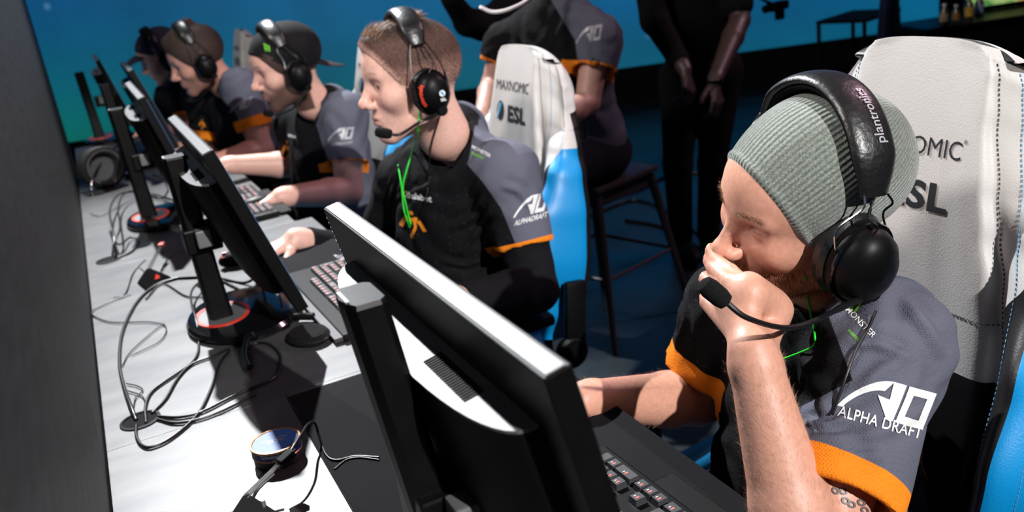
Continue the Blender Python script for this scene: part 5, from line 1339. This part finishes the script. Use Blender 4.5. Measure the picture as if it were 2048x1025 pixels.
hairs_short(H4, b4, (.045, .03, .025), zmin=-.045, extra=[('c', (.07, 0, .115), (-.03, 0, .145), .022, .022, .02)], radii=(.108, .084, .094), h=.005)
bpy.context.view_layer.update()
print_on(j4, v4, 482, 210, AD(), 40, (26, -8), MT['inkS'], ydir_px=(10, -22), height=.6)
print_on(j4, v4, 404, 250, swirl(), 14, (8, 3), MT['inkO'], ydir_px=(0, -16), height=1.6)
P4['mic'] = (.10, .05, -.10); headset(P4, H4, R4, s4, 'black headset on the dark haired player bending forward', font=None, A0=1.0, rz=.13, ry=.098)

P5 = dict(label='farthest player in a dark peaked cap, at the end of the row', group='players in dark jerseys',
    head=(.515, 4.93, 1.10), fwd=(-.93, .0, -.36), up=(-.36, -.1, .93), hs=1.06, hres=.006, tone=(.52, .28, .21), eye=.002,
    brow=(.08, .05, .04), shL=A_(372, 175, 4.80), shR=A_(340, 190, 5.15), elL=A_(378, 260, 4.75), elR=A_(330, 262, 5.2),
    wrL=A_(330, 262, 4.7), wrR=A_(300, 262, 5.15), nb=(.64, 4.96, .945), pel=(.64, 5.05, .50), cuff=.7, hem=.02, sr=1.1, wrinkle=.005)
P5['handL'] = dict(fwd=(-1, .1, -.1), nrm=(0, 0, 1), side=1); P5['handR'] = dict(fwd=(-1, -.1, -.1), nrm=(0, 0, 1), side=-1)
P5['neckc'] = tuple((np.array((-.045, 0, -.13))*1.06) @ frame_R(P5['fwd'], P5['up']).T+np.array(P5['head']))
b5, H5, R5, s5 = person(P5); j5, v5, _ = jersey(P5, b5, .01)
navy = mat('navy cap cloth', (44, 44, 60), .85, bump=(400, .5), noise=(30, .2))
cap5, _, _ = cap_shell(None, 'peaked_cap', navy, H5, b5, (.110, .086, .092), (-.010, 0, .056), (.55, 0, -.83), -.02, .01, h=.006)
g = SDF((.03, -.09, -.02), (.20, .09, .10), .004); g.ell((.10, 0, .045), (.075, .068, .03), k=0); g.ell((.10, 0, .036), (.085, .08, .03), k=.001, op='sub'); V, F = g.mesh()
npmesh('cap_peak', H5(V), F, navy, cap5)
P5['mic'] = (.10, .05, -.10); headset(P5, H5, R5, s5, 'black headset over the dark peaked cap, farthest in the row', font=None, A0=1.0, rz=.128, ry=.096)

for P_, b_ in ((P1, b1), (P2, b2), (P3, b3), (P4, b4), (P5, b5)):
    p = P_['pel']; trousers(P_, b_, (p[0]-.42, p[1]-.14, .52), (p[0]-.42, p[1]+.14, .52), (p[0]-.36, p[1]-.14, .085), (p[0]-.36, p[1]+.14, .085))
mouse((.365, 2.25, .755), PI-.1, 'black mouse with a red light under the hand of the short haired player')
mouse((A_(545, 398, 2.80)[0]-.05, 2.79, .752), PI, 'dark mouse under the hand of the player in the backwards cap')

#@@BACKGROUND
def simple_person(c, mtl_top, mtl_leg, body_h=.012):
    """standing or seated figure in plain dark clothes; head may lie above the frame"""
    b, H, R, s = person(c)
    sh = {k: np.array(c['sh'+k]) for k in 'LR'}; el = {k: np.array(c['el'+k]) for k in 'LR'}; wr = {k: np.array(c['wr'+k]) for k in 'LR'}; nb = np.array(c['nb']); pel = np.array(c['pel'])
    pts = [*sh.values(), *el.values(), *wr.values(), nb, pel]
    up = U(nb-pel); lat = U(sh['L']-sh['R']); fr = U(np.cross(lat, up)); lat = np.cross(up, fr); RR = np.stack([fr, lat, up], 1); L = np.linalg.norm(nb-pel)
    f = SDF(np.min(pts, 0)-.22, np.max(pts, 0)+.2, .009)
    f.ell(nb-up*L*.32, (.125, .19, L*.34), RR, k=0).ell(nb-up*L*.75, (.125, .165, L*.36), RR, k=.06)
    for k in 'LR':
        f.cap(nb-up*.04, sh[k], .05, .065, k=.04); t = c.get('slv', {}).get(k, .6); e = sh[k]+(el[k]-sh[k])*min(1, t)
        f.cap(sh[k], e, .066, .06, k=.03)
        if t > 1: f.cap(el[k], el[k]+(wr[k]-el[k])*(t-1), .056, .042, k=.02)
    nc = np.array(c['neckc']); nd = U(nc-nb); f.cap(nb+nd*.002, nc+nd*.1, .06, .07, k=.004, op='sub')
    V, F = f.mesh(); V = relax(V, F, 2); o = npmesh('shirt', V, F, mtl_top, b)
    f = SDF(np.minimum(pel, np.min([c['kneeL'], c['kneeR'], c['footL'], c['footR']], 0))-.2, np.max([pel, c['kneeL'], c['kneeR'], c['footL'], c['footR']], 0)+.2, .011)
    f.ell(pel-up*.03, (.13, .17, .13), RR, k=0)
    for k, sg in (('L', 1), ('R', -1)): f.cap(pel+lat*.09*sg-up*.05, c['knee'+k], .09, .062, k=.04).cap(c['knee'+k], c['foot'+k], .062, .05, k=.02)
    V, F = f.mesh(); V = relax(V, F, 2); npmesh('trousers', V, F, mtl_leg, b)
    for k in 'LR':
        ft = np.array(c['foot'+k]); fw = U(np.array([fr[0], fr[1], 0])); g = SDF(ft-np.array([.22, .22, .14]), ft+np.array([.22, .22, .1]), .009)
        RF = frame_R(fw, (0, 0, 1)); g.ell(ft+fw*.06-np.array([0, 0, .05]), (.13, .048, .045), RF, k=0); g.half((0, 0, .003), (0, 0, -1)); V, F = g.mesh()
        if len(V): npmesh('shoe', V, F, MT['blkm'], b)
    return b, o, H, R, s
# coach on a bar stool behind the white chair
CY = 2.75
C6 = dict(label='man in a dark jersey sitting on a bar stool behind the white chair, face cut off by the frame', group=None,
    head=A_(1075, -115, CY), fwd=(-.9, -.3, -.3), up=(-.25, 0, .96), hs=1.0, hres=.006, tone=(.46, .26, .21),
    shL=A_(1195, 75, CY-.12), shR=A_(1010, 85, CY+.22), elL=A_(1175, 205, CY-.15), elR=A_(985, 170, CY+.25), wrL=A_(1070, 262, CY-.25), wrR=A_(965, 230, CY+.1),
    nb=A_(1110, 5, CY+.02), pel=A_(1165, 285, CY+.05), slv={}, wrinkle=.004, cuff=.48, hem=.012, sr=1.1, bs=.95, ar=1.0)
C6['label'] = 'man in a dark jersey on a bar stool behind the second white chair'
C6['neckc'] = tuple((np.array((-.045, 0, -.13))) @ frame_R(C6['fwd'], C6['up']).T+np.array(C6['head']))
C6['handL'] = dict(fwd=(-1, -.2, -.3), nrm=(-.2, -.3, 1), side=1); C6['handR'] = dict(fwd=(-.6, -.6, -.5), nrm=(0, -.3, 1), side=-1)
C6['lineL'] = dict(pts=[A_(1120, 30, CY-.1), A_(1150, 80, CY-.12), A_(1160, 160, CY-.15)], axis=ray(1140, 80), sign=-1)
b6, H6, R6, s6 = person(C6)
def jersey_mat_dark():
    m = JER.copy(); m.name = 'dark jersey'
    return m
j6, v6, _ = jersey(C6, b6, .008)
hairs_short(H6, b6, (.05, .03, .025), h=.006)
bpy.context.view_layer.update()
print_on(j6, v6, 1178, 68, AD(), 52, (36, -6), MT['inkS'], ydir_px=(2, -26), height=.6)
pl = np.array(C6['pel'])
trousers(C6, b6, A_(1085, 360, CY-.25), A_(1050, 330, CY+.2), (A_(1085, 360, CY-.25)[0]-.02, CY-.22, .30), (A_(1050, 330, CY+.2)[0]-.02, CY+.22, .30))
MB().tube(smoothline([A_(960, 14, CY-.2), A_(985, 24, CY-.2), A_(1020, 18, CY-.2), A_(1060, -6, CY-.15), A_(1085, -60, CY-.1)], 6), .0055, 8).build('headset_boom', MT['whitep'], b6, True)
# stool
def stool(c, seat_z, label, spread=.2, ht=.02):
    root = empty('bar_stool', (c[0], c[1], 0), .3, label=label, cat='stool')
    MB().box((0, 0, seat_z), (.34, .34, ht), bev=.008).build('seat', MT['steel'], root, True)
    MB().box((0, 0, seat_z-.04), (.30, .30, .05), bev=.006).build('apron', MT['steel'], root, True)
    T_ = [(sx*.145, sy*.145) for sx, sy in ((1, 1), (1, -1), (-1, -1), (-1, 1))]; Bt = [(sx*spread, sy*spread) for sx, sy in ((1, 1), (1, -1), (-1, -1), (-1, 1))]
    for t, b in zip(T_, Bt): MB().tube([(t[0], t[1], seat_z-.02), (b[0], b[1], .004)], [.017, .011], 8).build('leg', MT['steel'], root, True)
    for z in (.26,):
        k = 1-z/seat_z; q = [(t[0]*(1-k)+b[0]*k, t[1]*(1-k)+b[1]*k) for t, b in zip(T_, Bt)]
        for i in range(4): MB().tube([(*q[i], z), (*q[(i+1) % 4], z)], .007, 8).build('stretcher', MT['steel'], root, True)
    return root
sz = pl[2]-.13
stool((pl[0]+.03, pl[1]), sz, 'grey metal bar stool under the man behind the white chair', .225)
# standing man in black
MY = 3.1
def gy(u, v, y, z=None):
    p = at(u, v, y)
    if z is not None: p[2] = z
    return tuple(map(float, p))
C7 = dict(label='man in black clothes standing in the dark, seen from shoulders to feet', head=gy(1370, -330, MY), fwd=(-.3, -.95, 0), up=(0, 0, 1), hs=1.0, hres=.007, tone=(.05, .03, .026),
    shL=gy(1465, -120, MY-.05), shR=gy(1290, -100, MY+.05), elL=gy(1480, 40, MY-.15), elR=gy(1310, 40, MY), wrL=gy(1428, 165, MY-.30), wrR=gy(1370, 140, MY-.25), nb=gy(1370, -180, MY), pel=gy(1400, 130, MY+.05),
    slv=dict(L=.8, R=1.8), kneeL=gy(1425, 330, MY), kneeR=gy(1355, 330, MY+.05), footL=gy(1420, 520, MY, .09), footR=gy(1365, 510, MY+.05, .09))
C7['neckc'] = tuple(np.array(C7['nb'])+np.array([0, 0, .06])); C7['handL'] = dict(fwd=(-.2, -.4, -1), nrm=(.3, -1, 0), side=1, bends=(.4, .5, .4)); C7['handR'] = dict(fwd=(-.2, -.4, -1), nrm=(.3, -1, 0), side=-1)
b7, o7, H7, R7, s7 = simple_person(C7, MT['blackman'], MT['blackman'])
MB().tube([Vector(C7['wrL'])+Vector((.0, .0, .012)), Vector(C7['wrL'])+Vector((.0, .0, .0))], .033, 16).build('wristband', MT['gloss'], b7, True)
# crouched crew member in black beside the wall screen, arm raised to the left
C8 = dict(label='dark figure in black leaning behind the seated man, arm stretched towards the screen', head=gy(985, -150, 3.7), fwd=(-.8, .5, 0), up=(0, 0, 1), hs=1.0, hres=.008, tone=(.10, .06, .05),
    shL=gy(968, 50, 3.7), shR=gy(1090, 40, 3.9), elL=gy(935, 45, 3.68), elR=gy(1090, 140, 3.95), wrL=gy(897, -8, 3.6), wrR=gy(1050, 180, 3.8), nb=gy(1030, -20, 3.8), pel=gy(1050, 200, 3.85),
    slv=dict(L=1.9, R=1.9), kneeL=gy(1010, 330, 3.7, .45), kneeR=gy(1060, 330, 3.9, .45), footL=gy(1020, 400, 3.75, .09), footR=gy(1070, 400, 3.95, .09))
C8['neckc'] = tuple(np.array(C8['nb'])+np.array([0, 0, .06])); C8['handL'] = dict(fwd=(-.6, 0, .8), nrm=(0, -1, 0), side=1)
b8, o8, *_ = simple_person(C8, MT['blackman'], MT['blackman'])
# small camera on a boom in front of the screen
cp = np.array(gy(1555, 12, 4.2)); cr = empty('video_camera', cp, .3, label='small black video camera on a boom in front of the blue screen', cat='camera')
MB().box((0, 0, 0), (.16, .06, .05), bev=.008).build('body', MT['blackman'], cr, True)
MB().box((.02, 0, -.05), (.05, .04, .06), bev=.006).build('grip', MT['blackman'], cr, True)
MB().lathe([(.02, 0), (.024, .05)], mtx=Matrix.Translation((-.08, 0, .0)) @ Matrix.Rotation(-PI/2, 4, 'Y'), n=16).build('lens', MT['gloss'], cr, True)
MB().tube([Vector((-.06, 0, .02)), Vector((-.16, 0, .06)), Vector((-.2, .05, .9))], .012, 8).build('boom_arm', MT['blackman'], cr, True)
# table frame, chairs and desk clutter at the upper right
tr = gy(1700, 38, 4.6); t0 = empty('side_table', (tr[0], 4.6, 0), .3, label='thin black framed side table before the blue screen edge', cat='table')
MB().box((.12, 0, tr[2]), (.50, .35, .022), bev=.004).build('table_top', MT['blackman'], t0)
for sx in (-.12, .35):
    for sy in (-.16, .16): MB().box((sx, sy, tr[2]/2), (.02, .02, tr[2]-.01)).build('leg', MT['blackman'], t0)
navyl = mat('dark blue fabric', (14, 24, 62), .7, bump=(300, .4), noise=(8, .2))
def far_chair(u, v, y, rz, label, white=False):
    p = gy(u, v, y); r = empty('gaming_chair', (p[0], y, 0), rz, label=label, cat='chair')
    f = SDF((-.3, -.12, -.75), (.3, .12, .05), .012); f.cap((0, 0, -.08), (0, .02, -.62), .10, .19, k=.0).cap((-.1, 0, -.05), (.1, 0, -.05), .05, .05, k=.05)
    V, F = f.mesh(); V[:, 1] *= .42; V[:, 2] += p[2]; npmesh('backrest', V, F, navyl, r)
    MB().box((0, -.25, max(.3, p[2]-.72)), (.46, .46, .09), bev=.03).build('seat', navyl, r, True)
    MB().tube([(0, -.2, max(.3, p[2]-.72)), (0, -.2, .05)], .03, 10).build('gas_lift', MT['blk'], r, True)
    for k in range(5):
        a = 2*PI*k/5; MB().tube([(0, -.2, .08), (.27*math.cos(a), -.2+.27*math.sin(a), .03)], [.025, .015], 8).build('base_leg', MT['blk'], r, True)
    return r
far_chair(1780, -60, 4.0, .5, 'dark blue upholstered chair back at the upper right edge of the screen')
wc = gy(1957, 100, 3.1); w0 = empty('stool', (wc[0], 3.1, 0), 0, label='small round white topped stool behind the nearest chair, upper right', cat='stool')
MB().lathe([(.001, wc[2]-.03), (.055, wc[2]-.03), (.075, wc[2]-.01), (.07, wc[2]+.012), (.04, wc[2]+.025), (.001, wc[2]+.03)], n=28).build('seat', MT['leaW'], w0, True)
MB().lathe([(.018, .02), (.018, wc[2]-.03)], n=14).build('post', MT['blk'], w0, True); MB().lathe([(.001, .002), (.16, .002), (.15, .02), (.02, .04), (.001, .04)], n=28).build('foot', MT['blk'], w0, True)
dk = gy(1960, 45, 4.3); dz = dk[2]
d0 = empty('far_desk', (dk[0], 4.3, 0), -.35, label='dark desk with bottles and screens in the upper right corner', cat='desk')
MB().box((.35, .2, dz), (1.5, .5, .03), bev=.004).build('desk_top', MT['blk'], d0)
MB().box((.35, .02, dz-.12), (1.5, .03, .2)).build('front_panel', MT['blackman'], d0)
for sx in (-.35, 1.0): MB().box((sx, .2, dz/2), (.05, .4, dz-.03)).build('leg', MT['blackman'], d0)
def onfar(u, y_): p = gy(u, 30, y_); return p
for u, y_, hh, rr, cap_c, lab in ((1888, 4.42, .14, .028, (190, 170, 130), 'bottle with beige label on the far desk, leftmost'), (1912, 4.40, .12, .026, (150, 110, 50), 'brown bottle on the far desk'), (1938, 4.40, .16, .03, (200, 160, 50), 'tall yellow labelled bottle on the far desk'), (1958, 4.45, .15, .03, (150, 165, 190), 'pale blue bottle on the far desk')):
    p = gy(u, 30, y_); r = empty('bottle', (p[0], y_, dz+.0155), label=lab, cat='bottle', group='bottles on the far desk')
    MB().lathe([(rr*.95, 0), (rr, .004), (rr, hh*.6), (rr*.45, hh*.8), (rr*.42, hh*.92)], n=18).build('body', mat('bottle', (70, 60, 50), .2, noise=(20, .1)), r, True)
    MB().lathe([(rr*1.02, hh*.15), (rr*1.02, hh*.55)], n=18, cap=False).build('label', mat('bottle label', cap_c, .5, noise=(60, .1)), r, True)
    MB().lathe([(rr*.5, hh*.88), (rr*.5, hh)], n=14).build('cap', MT['whitep'], r, True)
p = gy(2000, 0, 4.5); r = empty('monitor', (p[0], 4.5, dz+.0155), -.35, label='far monitor showing a green and orange picture, upper right corner', cat='monitor')
gm = NT('picture on screen'); no = gm.noise(7, 3); rr = gm.ramp(no.outputs[0], [(.35, srgb(60, 130, 70)), (.5, srgb(170, 200, 120)), (.62, srgb(200, 130, 70)), (.75, srgb(60, 60, 70))]); gm.l(rr.outputs[0], gm.b.inputs['Emission Color']); gm.b.inputs['Emission Strength'].default_value = .8; gm.b.inputs['Base Color'].default_value = (.01, .01, .01, 1)
MB().box((0, .02, .19), (.52, .03, .33), bev=.004).build('frame', MT['blk'], r); MB().box((0, .003, .19), (.49, .004, .30)).build('screen', gm.m, r)
MB().box((0, .04, .05), (.06, .03, .1)).build('stand_pole', MT['blk'], r); MB().box((0, .02, .006), (.22, .16, .012), bev=.003).build('stand_base', MT['blk'], r)
# bits of cable on the stage floor
for k, (a, lab) in enumerate((([(1170, 390), (1260, 385), (1340, 350), (1420, 345)], 'black cable on the dark stage floor, nearest the stool top'), ([(1180, 430), (1270, 400), (1350, 430), (1400, 470)], 'black cable on the dark stage floor, below the other'), ([(1250, 440), (1330, 455), (1400, 495)], 'black cable on the stage floor towards the near player'))):
    cable([onz(u, v, .008) for u, v in a], .008, lab, group='cables on the stage floor')
# open round container lying on its side by the left wall
ax = U((.30, -.93, .10)); cc = Vector((.100, 3.70, .75+.078)); q = Vector(ax).to_track_quat('Z', 'Y').to_matrix().to_4x4(); q.translation = cc
rc = empty('round_container', (.1, 3.70, .75), label='black open round container lying on its side by the left wall, far back', cat='container')
cc2 = q.copy(); cc2.translation = cc-Vector((.1, 3.70, .75))
MB().lathe([(.070, -.05), (.076, -.044), (.077, .044), (.074, .05), (.060, .05), (.055, .044), (.053, -.02), (.001, -.022)], mtx=cc2, n=40, cap=False).build('shell', mat('dark rubberised shell', (46, 48, 48), .6, noise=(30, .2)), rc, True)
MB().lathe([(.068, .047), (.0745, .0515), (.066, .0525)], mtx=cc2, n=40, cap=False).build('rim', MT['blkm'], rc, True)
MB().lathe([(.001, -.052), (.070, -.052), (.070, -.048)], mtx=cc2, n=40, cap=False).build('bottom', MT['blkm'], rc, True)
ch_ = MB().tube(smoothline([onz(186, 392, .752), onz(183, 380, .77), onz(184, 362, .80), onz(200, 330, .835), onz(222, 300, .86), onz(240, 292, .86)], 6), .0045, 10).build('cable', MT['chrome'], None, True, 80)
tag(ch_, 'shiny bent lead standing up in front of the round container by the left wall', 'cable', 'cables on the desk')
# green and black leads hanging from the headsets
def drape(pts, bvs, r, m, label, off=.003, group='headset leads'):
    P_ = []
    for p in pts:
        if len(p) == 3: P_.append(at(*p)); continue
        best = None
        for bv in bvs:
            h = bv.ray_cast(Vector(CAM), Vector(ray(*p)), 9)
            if h[0] is not None and (best is None or h[3] < best): best = h[3]
        if best is not None: P_.append(CAM+ray(*p)*(best-off))
    o = MB().tube(smoothline(P_, 6), r, 8).build('cable', MT[m], None, True, 80); return tag(o, label, 'cable', group)
v1b = bvh_of(b1); v2b = bvh_of(b2)
drape([(1611, 556), (1614, 590), (1622, 630), (1629, 668), (1627, 692), (1600, 706), (1568, 718)], [v1, v1b], .0015, 'green', 'bright green lead hanging below the jaw of the man in the knit cap', .006)
drape([(1752, 622, .72), (1735, 660), (1712, 700), (1690, 760), (1665, 830)], [v1], .0018, 'rubber', 'black lead running down the sleeve edge of the man in the knit cap', .006)
drape([(839, 215), (836, 262), (826, 300), (812, 345), (806, 375), (812, 410), (822, 450)], [v2, v2b], .0016, 'green', 'green lead from the near ear cup of the short haired player', .008)
drape([(798, 290), (796, 330), (803, 372), (808, 420), (820, 455)], [v2, v2b], .0016, 'green', 'green lead on the far side of the short haired player\'s chest', .008)
drape([(880, 232), (872, 258), (861, 300), (858, 350), (852, 400), (838, 440)], [v2, v2b], .0018, 'rubber', 'black lead from the headset of the short haired player', .008)
# tattoo on the upper arm
lk = []
for i in range(6):
    a = np.linspace(0, 2*PI, 14); cx, cy = -1+i*.4, .25*math.sin(i*1.9); r0 = .26
    lk.append([[[cx+r0*math.cos(t), cy+r0*.75*math.sin(t)] for t in a], [[cx+r0*.5*math.cos(t), cy+r0*.35*math.sin(t)] for t in a]])
tat = mat('tattoo ink', (92, 84, 84), .5, noise=(300, .2))
print_on(b1, v1b, 1700, 1002, polym(lk), 88, (40, 26), tat, ydir_px=(14, -22), name='tattoo', height=.32)
